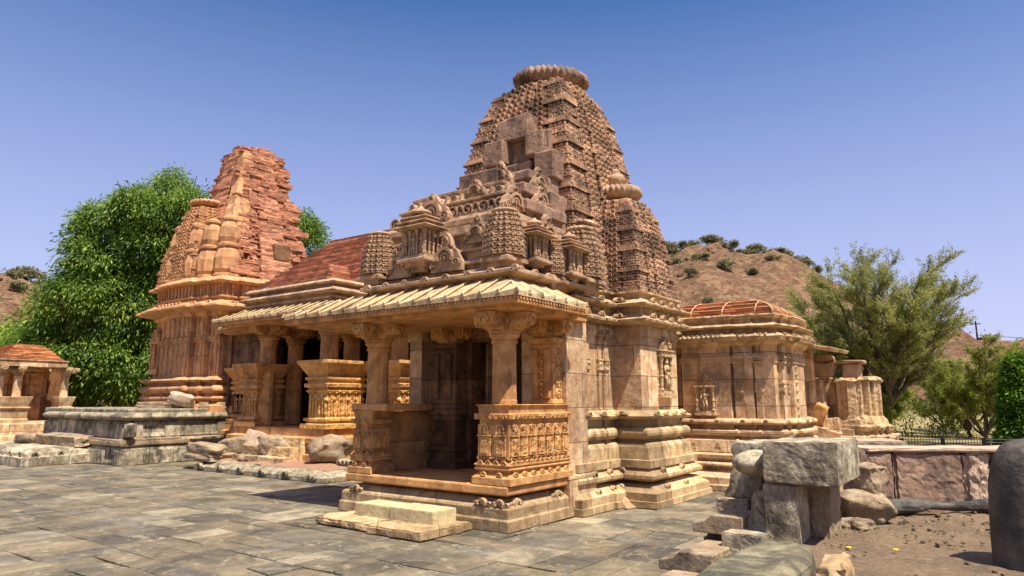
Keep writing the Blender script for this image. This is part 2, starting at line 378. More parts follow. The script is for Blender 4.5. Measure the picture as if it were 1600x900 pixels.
def frieze(mb, a, b, z, h, step, d=.03, kind='mix', seed=0):
    """a band of small carved rosettes and pendants between two points on a wall face"""
    a = Vector((a[0], a[1], 0)); b = Vector((b[0], b[1], 0)); L = (b-a).length; u = (b-a)/L; n = Vector((u.y, -u.x, 0))
    k = max(1, int(L/step)); st = L/k; r_ = random.Random(seed+int(L*100))
    for i in range(k):
        p = a+u*(st*(i+.5))+Vector((0, 0, z))
        if kind == 'dent': mb.obox(p, u, n, st*.55, h, d)
        elif kind == 'arch': mb.arch(p+Vector((0, 0, h*.3)), u, n, min(st*.48, h*.6), .4, d); mb.obox(p+Vector((0, 0, h*.12)), u, n, st*.2, h*.3, d)
        else:
            if i % 2: mb.arch(p+Vector((0, 0, h*.45)), u, n, min(st*.45, h*.5), .45, d*r_.uniform(.8, 1.2))
            else: mb.obox(p+Vector((0, 0, h*.1)), u, n, st*r_.uniform(.4, .7), h*r_.uniform(.5, .85), d*r_.uniform(.7, 1.2))

# ------------------------------------------------------------------ carved pieces
def spire_curve(tab, z):
    for (z0, k0), (z1, k1) in zip(tab, tab[1:]):
        if z <= z1: f = (z-z0)/(z1-z0); return k0+(k1-k0)*f
    return tab[-1][1]
def spire_mesh(mb, cx, cy, tab, steps, row=.13, motif=.16, skip=None, rib=.045, seed=1, ledge=4):
    """curvilinear tower on a stepped plan: corner strips of thin slabs with a deep ledge every few courses, lattice of horseshoe arches between"""
    r_ = random.Random(seed); z0 = tab[0][0]; z1 = tab[-1][0]; k0 = tab[0][1]; n = int((z1-z0)/row); rings = []; Z = Vector((0, 0, 1))
    def pl(z):
        k = spire_curve(tab, z); return stepped(cx, cy, k0, k0, steps, k/k0), k
    for i in range(n+1):
        a = z0+row*i; rings.append((pl(a)[0], a))
        if i < n: rings.append((offset(pl(a+row*.5)[0], -rib*.5), a+row*.1)); rings.append((offset(pl(a+row*.5)[0], -rib*.5), a+row*.9))
    mb.loft(rings)
    for i in range(n):
        a = z0+row*i; zc = a+row*.5; P_, kk = pl(zc); mi = i % ledge
        for p, q, u, nn, L in edges_of(P_):
            if L < kk*.07 or not visible(nn): continue
            mid = (p+q)/2; t_ = abs((mid.x-cx)*u.x+(mid.y-cy)*u.y)/kk; corner = t_ > .62 and ledge < 50
            if skip and skip(Vector((mid.x, mid.y, zc)), nn): continue
            if corner:
                jj = r_.uniform(.8, 1.2)
                if mi == 0:
                    mb.obox(Vector((mid.x, mid.y, a+row*.0)), u, nn, L+.09, row*.32, rib*2.1*jj); m_ = max(2, int(L/.055))
                    for j in range(m_): c = p+u*(L*(j+.5)/m_); mb.obox(Vector((c.x, c.y, a+row*.42)), u, nn, L/m_*.5, row*.5, rib*1.3)
                else:
                    mb.obox(Vector((mid.x, mid.y, a)), u, nn, L+.03, row*.3, rib*.9*jj)
                    m_ = max(1, round(L/(motif*1.25)))
                    for j in range(m_):
                        c = p+u*(L*(j+.5)/m_); c.z = a+row*.52
                        if r_.random() < .05: continue
                        mb.arch(c, u, nn, row*.40, .45, rib*.8, seg=5); mb.obox(c-Z*row*.1, u, nn, L/m_*.13, row*.3, rib*.6)
                        mb.obox(c+u*L/m_*.5-Z*row*.15, u, nn, L/m_*.16, row*.4, rib*.9)
            else:
                mb.obox(Vector((mid.x, mid.y, a)), u, nn, L*.98, row*.22, rib*.55)
                m_ = max(1, round(L/motif)); st = L/m_
                for j in range(m_):
                    c = p+u*(st*(j+.5)); c.z = a+row*.5
                    if r_.random() < .04: continue
                    mb.arch(c, u, nn, min(st*.45, row*.44), .42, rib*(.9+.25*((i+j) % 2)), seg=6); mb.obox(c-Z*row*.08, u, nn, st*.14, row*.28, rib*.7)
def amalaka(mb, c, r, h, lobes=36, tilt=0):
    prof = [(r*.70, 0), (r*.80, h*.10), (r*.93, h*.24), (r*1.0, h*.42), (r*1.01, h*.6), (r*.97, h*.8), (r*.88, h*.95), (r*.6, h*1.02)]
    n = lobes*6; vs = []; fs = []
    for k, (q, z) in enumerate(prof):
        fa = (0, .03, .08, .12, .13, .13, .11, 0)[k]
        for i in range(n):
            a = 2*math.pi*i/n; l = abs(math.sin(a*lobes/2+k*.12)); rr = q*(1+fa*(l-.75)); vs.append((c[0]+rr*math.cos(a), c[1]+rr*math.sin(a), c[2]+z+(h*.1*(l-.5) if k > 4 and k < 7 else 0)))
    for k in range(len(prof)-1):
        for i in range(n): j = (i+1) % n; fs.append((k*n+i, k*n+j, (k+1)*n+j, (k+1)*n+i))
    fs.append(tuple(range(n-1, -1, -1))); fs.append(tuple((len(prof)-1)*n+i for i in range(n))); mb.add(vs, fs)
def mini_spire(mb, cx, cy, z, h, k, seed=0, rows=None):
    tab = [(z, k), (z+h*.35, k*.97), (z+h*.6, k*.86), (z+h*.82, k*.68), (z+h*.88, k*.6)]
    mb.loft([(rect(cx-k*a, cx+k*a, cy-k*a, cy+k*a), z-b) for a, b in ((.55, .30), (.8, .2), (.8, .13), (1.12, .11), (1.12, .05), (.95, .02), (.95, 0))])
    spire_mesh(mb, cx, cy, tab, [(.62, -.03), (.58, .045), (.24, .045), (.22, .085)], row=h*.88/(rows or 8), motif=.12, rib=.03, seed=seed, ledge=99)
    mb.lathe((cx, cy, z+h*.86), [(k*.5, 0), (k*.5, h*.02), (k*.78, h*.03), (k*.86, h*.07), (k*.78, h*.11), (k*.4, h*.125), (k*.2, h*.15)], n=64, flute=16, fa=.08)
def figure(mb, p, u, n, h):
    """a small standing figure in high relief: head, crown, torso, hips, legs, arms"""
    p = Vector(p); u = Vector(u); n = Vector(n); z = Vector((0, 0, 1)); f = p+n*.02
    mb.ell(f+z*h*.88, (h*.07, h*.07, h*.085)); mb.lathe(f+z*h*.94, [(h*.06, 0), (h*.05, h*.05), (h*.015, h*.1)], 7)
    mb.ell(f+z*h*.68, (h*.10, h*.09, h*.13)); mb.ell(f+z*h*.5+u*h*.02, (h*.115, h*.09, h*.09))
    for s_ in (-1, 1):
        mb.tube([f+z*h*.48+u*s_*h*.05, f+z*h*.25+u*(s_*h*.07+h*.02)+n*.02, f+u*s_*h*.06], [h*.06, h*.045, h*.035], 6)
        mb.tube([f+z*h*.76+u*s_*h*.11, f+z*h*.6+u*s_*h*.17+n*.02, f+z*h*(.72 if s_ > 0 else .46)+u*s_*h*.15+n*.05], [h*.035, h*.03, h*.025], 6)
def aedicule(parent, x, y, z, w, d, h, nrm, mat, seed=0, figs=3):
    """a small roofed shrine projecting from the roof: corbelled base, colonnettes, figures, eaves and bell top"""
    n = Vector(nrm); u = Vector((-n.y, n.x, 0)); a = abs(u.x) > .5
    hx, hy = (w/2, d/2) if a else (d/2, w/2); P_ = rect(x-hx, x+hx, y-hy, y+hy); mb = MB()
    prof_loft(mb, P_, [(z, -.14), (z+h*.06, -.14), (z+h*.08, -.06), (z+h*.12, -.06), (z+h*.14, .05), (z+h*.19, .05), (z+h*.2, 0), (z+h*.24, 0), (z+h*.25, -.08), (z+h*.62, -.08),
                       (z+h*.63, 0), (z+h*.65, .12), (z+h*.67, .12), (z+h*.70, .0), (z+h*.72, .0), (z+h*.73, .07), (z+h*.75, .07), (z+h*.78, -.06), (z+h*.80, -.06), (z+h*.81, 0), (z+h*.83, 0), (z+h*.86, -.14), (z+h*.9, -.2)])
    mb.lathe((x, y, z+h*.88), [(w*.3, 0), (w*.34, h*.03), (w*.26, h*.07), (w*.09, h*.1), (w*.05, h*.14)], 16)
    o = mb.build('aedicule', mat, parent, bevel=.008)
    for dirn in (n, Vector((1, 0, 0)) if n.x < .5 else Vector((0, -1, 0))):
        uu = Vector((-dirn.y, dirn.x, 0)); ww = (w if abs(dirn.dot(n)) > .5 else d); dd = (d if abs(dirn.dot(n)) > .5 else w)/2
        for k in range(4):
            p = Vector((x, y, z+h*.25))+uu*(-ww/2+.04+(ww-.08)*k/3)+dirn*(dd-.03)
            mc = MB(); mc.lathe(p, [(.035, 0), (.035, .04), (.022, .05), (.022, h*.15), (.032, h*.17), (.022, h*.19), (.022, h*.3), (.04, h*.33), (.04, h*.37)], 8); mc.build('colonnette', mat, o)
    u0 = Vector((-n.y, n.x, 0))
    for k in range(figs):
        p = Vector((x, y, z+h*.25))+u0*(-w/2+w*(k+.5)/figs)+n*((d if True else w)/2-.05)
        mf = MB(); figure(mf, p, u0, n, h*.33); mf.build('relief_figure', mat, o, smooth=True)
    return o
def gable(mb, p, u, n, w, h, d=.10, seed=0):
    """carved horseshoe gable: slab with nested arches, scrolls at the sides and a bud on top"""
    p = Vector(p); u = Vector(u); n = Vector(n); z = Vector((0, 0, 1)); vs = []; prof = [(-.5, 0), (.5, 0), (.5, .22), (.36, .5), (.2, .62), (.12, .86), (0, 1.0), (-.12, .86), (-.2, .62), (-.36, .5), (-.5, .22)]
    for k in (-d, 0):
        for a, b in prof: vs.append(p+u*a*w+z*b*h+n*k)
    m = len(prof); fs = [tuple(range(m-1, -1, -1)), tuple(range(m, 2*m))]+[(i, (i+1) % m, m+(i+1) % m, m+i) for i in range(m)]
    mb.add(vs, fs)
    mb.arch(p+z*h*.34, u, n, w*.27, .28, .07, seg=10); mb.arch(p+z*h*.33, u, n, w*.15, .35, .05, seg=8)
    mb.ell(p+z*h*.33+n*.03, (w*.05, w*.05, w*.07), 6, 4)
    for s_ in (-1, 1):
        mb.scroll(p+u*s_*w*.36+z*h*.2, u, n, w*.14, 1.5, s_, .06, w*.04)
        mb.scroll(p+u*s_*w*.17+z*h*.62, u, n, w*.09, 1.2, -s_, .05, w*.03)
    mb.arch(p+z*h*.8, u, n, w*.08, .4, .05)

# ------------------------------------------------------------------ ground, paving, hills
def paving(x0, x1, y0, y1, seed=3):
    r_ = random.Random(seed); out = []
    def rec(a, b, c, d):
        w = b-a; h = d-c
        if w*h < .95 and max(w, h) < 1.7 and (w*h < .4 or r_.random() < .6): out.append((a, b, c, d)); return
        if (w > h*1.25 or (w > h*.8 and r_.random() < .4)): m = a+w*r_.uniform(.36, .64); rec(a, m, c, d); rec(m, b, c, d)
        else: m = c+h*r_.uniform(.38, .62); rec(a, b, c, m); rec(a, b, m, d)
    y = y0
    while y < y1-.01:
        hh = min(r_.uniform(.7, 1.25), y1-y); x = x0
        while x < x1-.01:
            ww = min(r_.uniform(1.4, 3.4), x1-x); rec(x, x+ww, y, y+hh); x += ww
        y += hh
    vs = []; fs = []; tint = []
    for a, b, c, d in out:
        t_ = r_.random(); g_ = .006+r_.random()*.009; z = -.006+r_.uniform(-.006, .006); o = len(vs); sx = r_.uniform(-.006, .006); sy = r_.uniform(-.006, .006)
        q = [(a+g_, c+g_), (b-g_, c+g_), (b-g_, d-g_), (a+g_, d-g_)]
        q = [(x+noise.noise(Vector((x*2, y_*2, 3)))*.07, y_+noise.noise(Vector((x*2, y_*2, 9)))*.07) for x, y_ in q]
        e = .012; cx = (a+b)/2; cy = (c+d)/2
        for x, y_ in q: vs.append((x, y_, -.06))
        for x, y_ in q: vs.append((x, y_, z-.008))
        for x, y_ in q: vs.append((x+(e if x < cx else -e), y_+(e if y_ < cy else -e), z+sx*(x-cx)+sy*(y_-cy)))
        for k in (0, 4):
            for i in range(4): j = (i+1) % 4; fs.append((o+k+i, o+k+j, o+k+4+j, o+k+4+i))
        fs.append((o+8, o+9, o+10, o+11)); tint += [t_]*12
    me = bpy.data.meshes.new('plaza_paving'); me.from_pydata(vs, [], fs); me.update()
    at = me.attributes.new('tint', 'FLOAT', 'POINT'); at.data.foreach_set('value', tint)
    me.materials.append(M['paving']); o = bpy.data.objects.new('plaza_paving', me); link(o, None, (0, 0, 0)); return tag(o, kind='structure')
paving(-34, -2.2, -3, 19)

AZ = [(-2.5, 20), (-.95, 30), (-.7, 37), (-.64, 36), (-.595, 33), (-.5, 30), (-.2, 26), (.1, 40), (.19, 48), (.245, 53), (.29, 56), (.34, 51), (.38, 52), (.42, 45), (.46, 38), (.52, 30), (.6, 20), (.75, 17), (1., 15), (2.5, 15)]
def interp(tab, x):
    for (a, ya), (b, yb) in zip(tab, tab[1:]):
        if a <= x <= b: return ya+(yb-ya)*(x-a)/(b-a)
    return tab[0][1] if x < tab[0][0] else tab[-1][1]
def terrain(x, y):
    r = math.hypot(x, y); az = math.atan2(x, y)+R(36.2)      # bearing from the middle of the view
    H = interp(AZ, az); t_ = min(max((r-95)/(245-95), 0), 1); t_ = t_*t_*(3-2*t_)
    fall = 1 if r < 245 else max(0, 1-(r-245)/400)
    z = -.12+H*t_*fall*.98
    if az > .3:  # low orange embankment on the right
        s_ = min(max((r-62)/(88-62), 0), 1); s_ = s_*s_*(3-2*s_); e = min(max((az-.44)/.12, 0), 1); z = max(z, (8.2-4*max(az-.62, 0)/.2)*s_*e)
    near = min(max((r-24)/8, 0), 1)
    z += near*(-.45)*(1 if az > 0 else 0)
    v = Vector((x, y, 0)); k = min(max((r-60)/100, 0), 1)
    z += k*(noise.fractal(v*.02, 1, 2, 5)*3.5+noise.fractal(v*.09, 1, 2, 6)*2.2)+near*noise.fractal(v*.15, 1, 2, 4)*.12
    return z
def make_terrain():
    rs = [0, 6, 12, 18, 22, 26, 30, 36, 42, 50]+[50+4*i for i in range(1, 64)]+[320+25*i for i in range(8)]+[600, 900, 1500]
    na = 420; vs = [(0, 0, -.12)]; fs = []
    def ang(i):  # finer inside the field of view
        return R(36.2)*-1+(-math.pi+2*math.pi*i/na)
    for r in rs[1:]:
        for i in range(na): a = ang(i); x = r*math.sin(a); y = r*math.cos(a); vs.append((x, y, terrain(x, y)))
    for i in range(na): fs.append((0, 1+(i+1) % na, 1+i))
    for k in range(len(rs)-2):
        for i in range(na): j = (i+1) % na; fs.append((1+k*na+i, 1+k*na+j, 1+(k+1)*na+j, 1+(k+1)*na+i))
    me = bpy.data.meshes.new('ground'); me.from_pydata(vs, [], fs); me.update(); me.shade_smooth()
    me.materials.append(M['ground']); me.materials.append(M['hill'])
    for p in me.polygons:
        c = p.center; p.material_index = 1 if c.z > 1.2+noise.noise(c*.15)*1.5 or math.hypot(c.x, c.y) > 150 else 0
    bmn = bmesh.new(); bmn.from_mesh(me); bmesh.ops.recalc_face_normals(bmn, faces=bmn.faces); bmn.to_mesh(me); bmn.free()
    o = bpy.data.objects.new('ground', me); link(o, None, (0, 0, 0)); tag(o, kind='structure')
make_terrain()

# ------------------------------------------------------------------ shared architectural parts
def bracket(mb, x, y, z, half, h, w, arms=4, carve=True):
    """cross-shaped bracket capital with curled undersides"""
    pr = [(-1, 1), (1, 1), (1, .62), (.93, .35), (.78, .28), (.7, .36), (.6, .2), (.46, .08), (.42, 0), (-.42, 0), (-.46, .08), (-.6, .2), (-.7, .36), (-.78, .28), (-.93, .35), (-1, .62)]
    for k in range(2):
        vs = []
        e = 0.004*k
        for s_ in (-w/2, w/2):
            for a, b in pr: vs.append((x+(a*half if k == 0 else s_), y+(s_ if k == 0 else a*half), z+b*(h-e)+e*.5))
        m = len(pr); mb.add(vs, [tuple(range(m)), tuple(range(2*m-1, m-1, -1))]+[(i, (i+1) % m, m+(i+1) % m, m+i) for i in range(m)])
    mb.box(x-w*.62, x+w*.62, y-w*.62, y+w*.62, z-.002, z+h*.9)
    if carve:
        for u, n in (((1, 0, 0), (0, -1, 0)), ((0, 1, 0), (1, 0, 0))):
            U_ = Vector(u); N_ = Vector(n)
            for s_ in (-1, 1):
                mb.scroll(Vector((x, y, z+h*.6))+U_*s_*half*.74+N_*w/2, u, n, h*.27, 1.4, s_, .03, .03)
                mb.scroll(Vector((x, y, z+h*.55))+U_*s_*half*.32+N_*w*.62, u, n, h*.3, 1.4, -s_, .03, .03)
            mb.arch(Vector((x, y, z+h*.55))+N_*(half), u, n, w*.33, .4, .03)
            mb.ell(Vector((x, y, z+h*.5))+N_*(half), (.05, .05, .06), 6, 4)
def column(parent, x, y, z, h, r, half, mat='orange', bh=.26, square=False, n=12):
    """shaft with ring mouldings, round capital and bracket; base on the bench"""
    sh = MB()
    if square: prof_loft(sh, rect(x-r, x+r, y-r, y+r), [(z, .03), (z+.05, .03), (z+.06, 0), (z+h*.72, 0), (z+h*.74, .02), (z+h*.8, .02), (z+h*.81, 0), (z+h-bh-.1, 0)])
    else: sh.lathe((x, y, z), [(r*1.04, 0), (r*1.04, .06), (r, .08), (r*.97, h*.5), (r*.97, h*.62), (r*.95, h-bh-.1)], n, rot=math.pi/n)
    o = sh.build('column', mat, parent, loc=(x, y, z), bevel=.006)
    c = MB(); zc = z+h-bh-.16
    if square: prof_loft(c, rect(x-r, x+r, y-r, y+r), [(zc, .01), (zc+.02, .04), (zc+.06, .04), (zc+.08, .02), (zc+.1, .07), (zc+.15, .07), (zc+.16, .05)])
    else: c.lathe((x, y, zc), [(r*.98, -.04), (r*1.1, -.02), (r*1.1, 0), (r*1.0, .02), (r*1.05, .05), (r*1.22, .08), (r*1.26, .1), (r*1.2, .125), (r*1.3, .13), (r*1.3, .16)], 24)
    c.build('capital', mat, o)
    b = MB(); bracket(b, x, y, z+h-bh, half, bh, r*1.45); b.build('bracket', mat+'_carved' if mat+'_carved' in M else mat, o, bevel=.004)
    return o
def eave(parent, outer, inner, zo, zi, mat='eave', rib=.34, name='eave', side=(True, True), soffit='orange', thick=.07, ribw=.03):
    """sloping stone eave on the -Y and +X sides: overlapping ribbed slabs, leaf studs, dentils and a soffit; outer/inner = (x0,x1,y0,y1)"""
    mb = MB(); st = MB(); sf = MB()
    A0 = Vector((outer[0], outer[2], zo)); A1 = Vector((outer[1], outer[2], zo)); A2 = Vector((outer[1], outer[3], zo)); A3 = Vector((outer[0], outer[3], zo))
    B0 = Vector((inner[0], inner[2], zi)); B1 = Vector((inner[1], inner[2], zi)); B2 = Vector((inner[1], inner[3], zi)); B3 = Vector((inner[0], inner[3], zi))
    lst = [(A0, A1, B0, B1, Vector((0, -1, 0))), (A1, A2, B1, B2, Vector((1, 0, 0))), (A3, A0, B3, B0, Vector((-1, 0, 0)))]
    for a0, a1, b0, b1, n in lst:
        L = (a1-a0).length
        if L < .3: continue
        k = max(2, round(L/rib)); up = Vector((0, 0, 1)); u = (a1-a0)/L
        for i in range(k):
            f0 = i/k; f1 = (i+1)/k; o0 = a0+u*L*f0; o1 = a0+u*L*f1
            # the inner edge follows straight up the slope and is clipped by the hips
            def inn(o):
                run = (b0-a0)-(u*(b0-a0).dot(u)); t_ = (o-a0).dot(u); l0 = (b0-a0).dot(u); l1 = (a1-b1).dot(u)
                m = 1
                if t_ < l0: m = t_/max(l0, 1e-3)
                if L-t_ < l1: m = min(m, (L-t_)/max(l1, 1e-3))
                return o+run*max(m, .02)
            i0 = inn(o0); i1 = inn(o1); hi = up*ribw; lo = up*.0
            vs = [o0-up*thick, o1-up*thick, i1-up*thick, i0-up*thick, o0+lo, o1+hi*1.3, i1+hi*1.3, i0+lo]
            mb.add(vs, [(3, 2, 1, 0), (4, 5, 6, 7), (0, 1, 5, 4), (1, 2, 6, 5), (2, 3, 7, 6), (3, 0, 4, 7)])
            # roll along the raised edge and a leaf stud on the rim
            mb.tube([o1+hi*1.2+n*.01, i1+hi*1.2], [.02, .018], 6)
            q = o1+n*.012-up*.02
            st.add([q-u*.05, q+u*.05, q+up*.085, q-u*.045-n*.05, q+u*.045-n*.05, q+up*.075-n*.06], [(0, 1, 2), (5, 4, 3), (0, 3, 4, 1), (1, 4, 5, 2), (2, 5, 3, 0)])
        # dentils and stepped soffit
        kk = int(L/.085)
        for i in range(kk):
            p = a0+u*(L*(i+.5)/kk)-up*(thick+.045)-n*.02; sf.obox(p, u, n, .045, .04, .012)
    m2 = MB(); off = .03
    P_ = rect(outer[0]+off, outer[1]-off, outer[2]+off, outer[3])
    sf.loft([(P_, zo-thick-.10), (P_, zo-thick-.004)])
    q = rect(outer[0]+.2, outer[1]-.2, outer[2]+.2, outer[3])
    sf.loft([(q, zo-thick-.16), (q, zo-thick-.101)])
    o = mb.build(name, mat, parent, bevel=.004, extra=[(st, 'roofstone')])
    sf.build('soffit', soffit, o)
    # solid wedge under the slabs, closed at the back
    return o

# ------------------------------------------------------------------ the main temple
TX, TY = -8.85, 13.6
T = thing('temple', (-8.3, 11, 0), 'large carved sandstone temple with open porch and tall curved tower topped by a ribbed disc', 'temple')
# stylobate
PX0, PX1, PY0 = -10.3, -6.41, 8.66
mb = MB(); prof_loft(mb, rect(PX0, PX1, PY0, 11.2), [(0, 0), (.175, 0), (.18, -.03), (.33, -.03), (.36, -.05), (.40, -.13), (.47, -.2), (.485, -.3), (.53, -.3)])
sty = mb
mb = MB(); prof_loft(mb, rect(PX0+.08, PX1-.06, PY0+.06, 11.2), [(.53, -.04), (.545, 0), (.66, .0), (.68, -.02)])
mb.build('porch_floor', 'orange', T, bevel=.012, jit=.006)
mb = MB()
for (x, y, u, n) in ((-6.95, 8.74, (1, 0, 0), (0, -1, 0)), (-6.53, 9.0, (0, 1, 0), (1, 0, 0)), (-9.9, 8.74, (1, 0, 0), (0, -1, 0)), (-6.62, 8.76, (1, 0, 0), (0, -1, 0)), (-6.53, 10.2, (0, 1, 0), (1, 0, 0))):
    p = Vector((x, y, .40)); mb.arch(p, u, n, .085, .45, .07); mb.ell(p+Vector(n)*.03+Vector((0, 0, .02)), (.04, .04, .05), 6, 4)
    for s_ in (-1, 1): mb.scroll(p+Vector(u)*.12*s_, u, n, .05, 1.2, s_, .05, .02)
sty.build('stylobate', 'base', T, bevel=.012, jit=.008, extra=[(mb, 'tan_carved')])

def parapet(x0, x1, y0, y1, z0, zt, front=True, right=True, rest=True):
    """bench parapet of carved panels between moulded base and coping"""
    P_ = rect(x0, x1, y0, y1); mb = MB(); h = zt-z0
    prof_loft(mb, P_, [(z0, .07), (z0+.11, .07), (z0+.12, .05), (z0+.17, .0), (z0+.20, -.02), (z0+.215, .03), (z0+.245, .045), (z0+.27, .02), (z0+.30, .05), (z0+.325, .03), (z0+.34, -.03), (z0+.42, -.03), (z0+.43, .0), (z0+h-.32, 0), (z0+h-.31, -.02), (z0+h-.24, -.02), (z0+h-.235, .04), (z0+h-.15, .05), (z0+h-.14, -.01), (z0+h-.04, .0), (z0+h-.02, .03), (z0+h, .03)])
    pn = MB(); fr = MB()
    faces = [((x0, y0), (x1, y0), (1, 0, 0), (0, -1, 0)), ((x1, y0), (x1, y1), (0, 1, 0), (1, 0, 0))]
    for a, b, u, n in faces:
        L = math.hypot(b[0]-a[0], b[1]-a[1]); k = max(2, round(L/.26)); U_ = Vector(u)
        for i in range(k):
            w = L/k; p = Vector((*a, z0+.44))+U_*(w*(i+.5)); hh = h-.32-.45
            wide = (i % 2 == 0); pn.obox(p, u, n, w*(.78 if wide else .66), hh*.62, .035)
            pn.obox(p+Vector((0, 0, hh*.64)), u, n, w*(.86 if wide else .72), hh*.05, .05)
            for q in range(3): pn.obox(p+U_*w*.2*(q-1)+Vector((0, 0, hh*.71)), u, n, w*.13, hh*(.1+.08*(q == 1)), .045)
            pn.arch(p+Vector((0, 0, hh*.9)), u, n, w*.26, .4, .04); pn.obox(p+Vector((0, 0, hh*.84)), u, n, w*.16, hh*.14, .035)
            pn.obox(p+Vector((0, 0, hh*.1)), u, n, w*.4, hh*.42, .045)
        frieze(fr, a, b, z0+h-.235, .08, .06, .065, 'mix', 3); frieze(fr, a, b, z0+.385, .05, .06, .03, 'mix', 5)
        frieze(fr, a, b, z0+.3, .09, .13, .045, 'arch', 5)
        frieze(fr, a, b, z0+.12, .09, .24, .065, 'arch', 6)
    return mb.build('parapet', 'orange', T, bevel=.006, jit=.004, extra=[(pn, 'orange_carved'), (fr, 'orange_carved')])
parapet(-7.13, -6.50, 8.80, 10.55, .68, 1.93)
parapet(-10.12, -9.62, 8.80, 9.25, .68, 1.80)
mb = MB(); mb.box(-10.08, -9.66, 9.3, 10.6, .68, 1.2); mb.box(-10.0, -9.72, 9.28, 10.6, 1.2, 1.78); mb.build('parapet', 'orange', T, bevel=.01)
mb = MB(); mb.box(-10.2, -9.25, 8.78, 9.6, 1.80, 1.93); mb.box(-10.15, -9.5, 9.6, 10.5, 1.80, 1.92); mb.build('bench_slab', 'orange', T, bevel=.02, jit=.02)
c0 = column(T, -6.83, 9.12, 1.93, 1.49, .205, .55, bh=.30)
inst(c0, T, (-9.86, 9.12, 1.93))
# pilasters and doorway wall at the back of the porch
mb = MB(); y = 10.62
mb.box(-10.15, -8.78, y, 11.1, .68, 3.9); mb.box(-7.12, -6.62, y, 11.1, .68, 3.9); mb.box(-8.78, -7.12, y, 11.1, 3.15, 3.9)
mb.build('porch_back_wall', 'inner_shade', T)  # back wall coloured darker than the porch stone to deepen its shade
for x0, x1 in ((-9.5, -8.9), (-7.08, -6.62)):
    mb = MB(); xm = (x0+x1)/2; r = (x1-x0)/2
    prof_loft(mb, rect(x0, x1, 10.28, 10.64), [(.68, .06), (.85, .06), (.87, .02), (1.0, .02), (1.02, .05), (1.1, .05), (1.12, 0), (1.7, 0), (1.72, .05), (1.8, .05), (1.84, .0), (1.93, 0), (1.94, .04), (2.0, .02), (2.02, 0), (2.9, 0), (2.92, .03), (2.98, .03), (3.0, .01), (3.03, .06), (3.1, .07)])
    for k in (-1, 1): mb.box(xm+k*r*.55-.05, xm+k*r*.55+.05, 10.22, 10.3, 2.03, 2.9)
    pm = mb; br_ = MB(); bracket(br_, xm, 10.46, 3.1, .44, .32, .26)
    mb = MB()
    for zz in ((2.12, 2.3, 2.5, 2.7) if x0 > -8 else ()):
        mb.arch((xm, 10.28, zz), (1, 0, 0), (0, -1, 0), r*.34, .35, .025); mb.obox((xm, 10.28, zz-.05), (1, 0, 0), (0, -1, 0), r*.3, .06, .03)
        mb.arch((x1, 10.44, zz), (0, 1, 0), (1, 0, 0), .09, .35, .03); mb.obox((x1, 10.44, zz-.07), (0, 1, 0), (1, 0, 0), .06, .1, .03)
    o = pm.build('pilaster', 'orange' if x0 > -8 else 'inner_shade', T, bevel=.005, extra=[(mb, 'gold')] if mb.v else ()); br_.build('bracket', 'orange_carved', o)  # left pilaster has the porch shade put into its colour
mb = MB()
prof_loft(mb, rect(-10.35, -6.38, 8.72, 11.1), [(3.42, -.05), (3.44, 0), (3.54, .0), (3.56, .03), (3.70, .03)])
mb.build('beam', 'orange', T, bevel=.006)
ev = eave(T, (-11.85, -6.03, 8.36, 10.5), (-10.3, -6.72, 9.02, 10.5), 3.66, 4.03, rib=.36)
# wall strip joining the porch to the tower
mb = MB(); prof_loft(mb, rect(-7.5, -6.52, 10.56, 11.3), [(0, .1), (.68, .1), (.7, 0), (3.7, 0)]); mb.build('jamb_wall', 'tan', T)

# porch roof: cornice, carved tiers, gables
mb = MB(); prof_loft(mb, rect(-10.1, -6.38, 8.8, 11.4), [(3.9, -.4), (3.98, -.3), (4.04, -.12), (4.07, 0), (4.13, .0), (4.16, -.08), (4.22, -.32), (4.28, -.34)])
co = mb; mb = MB()
for k in range(8):
    p = Vector((-9.9+k*.5, 8.84, 4.12)); mb.arch(p, (1, 0, 0), (0, -1, 0), .07, .5, .04); mb.obox(p-Vector((0, 0, .02)), (1, 0, 0), (0, -1, 0), .22, .03, .03)
for k in range(5):
    p = Vector((-6.42, 9.0+k*.42, 4.12)); mb.arch(p, (0, 1, 0), (1, 0, 0), .07, .5, .04); mb.obox(p-Vector((0, 0, .02)), (0, 1, 0), (1, 0, 0), .22, .03, .03)
co.build('roof_cornice', 'roofstone', T, bevel=.006, extra=[(mb, 'roofstone')])
P_ = rect(-9.75, -6.72, 9.2, 11.6)
mb = MB(); prof_loft(mb, P_, [(4.1, 0), (4.36, 0), (4.38, .08), (4.43, .08), (4.46, -.02), (4.6, -.02), (4.62, .06), (4.66, .06), (4.7, -.12), (4.95, -.14), (4.97, -.05), (5.02, -.05), (5.05, -.2), (5.2, -.22)])
mb.build('roof_tier', 'roofstone', T, bevel=.006)
mb = MB(); prof_loft(mb, rect(-10.5, -7.15, 9.66, 12.0), [(5.15, -.35), (5.28, -.12), (5.31, 0), (5.42, 0), (5.44, -.03), (5.46, -.10), (5.84, -.32), (5.85, -.26), (5.90, -.26), (5.92, -.34), (6.12, -.50), (6.14, -.46), (6.20, -.46), (6.22, -.56)])
tb = mb; mb = MB()
for k in range(8):       # scroll band on the upper slopes
    s_ = -1 if k < 3.5 else 1
    p = Vector((-10.2+k*.39, 9.88, 5.63)); mb.scroll(p, (1, 0, 0), (0, -1, 0), .17, 1.5, s_, .09, .04); mb.arch(p+Vector((.2, 0, .05)), (1, 0, 0), (0, -1, 0), .08, .4, .08)
    mb.obox(p+Vector((.2, 0, -.18)), (1, 0, 0), (0, -1, 0), .06, .16, .08)
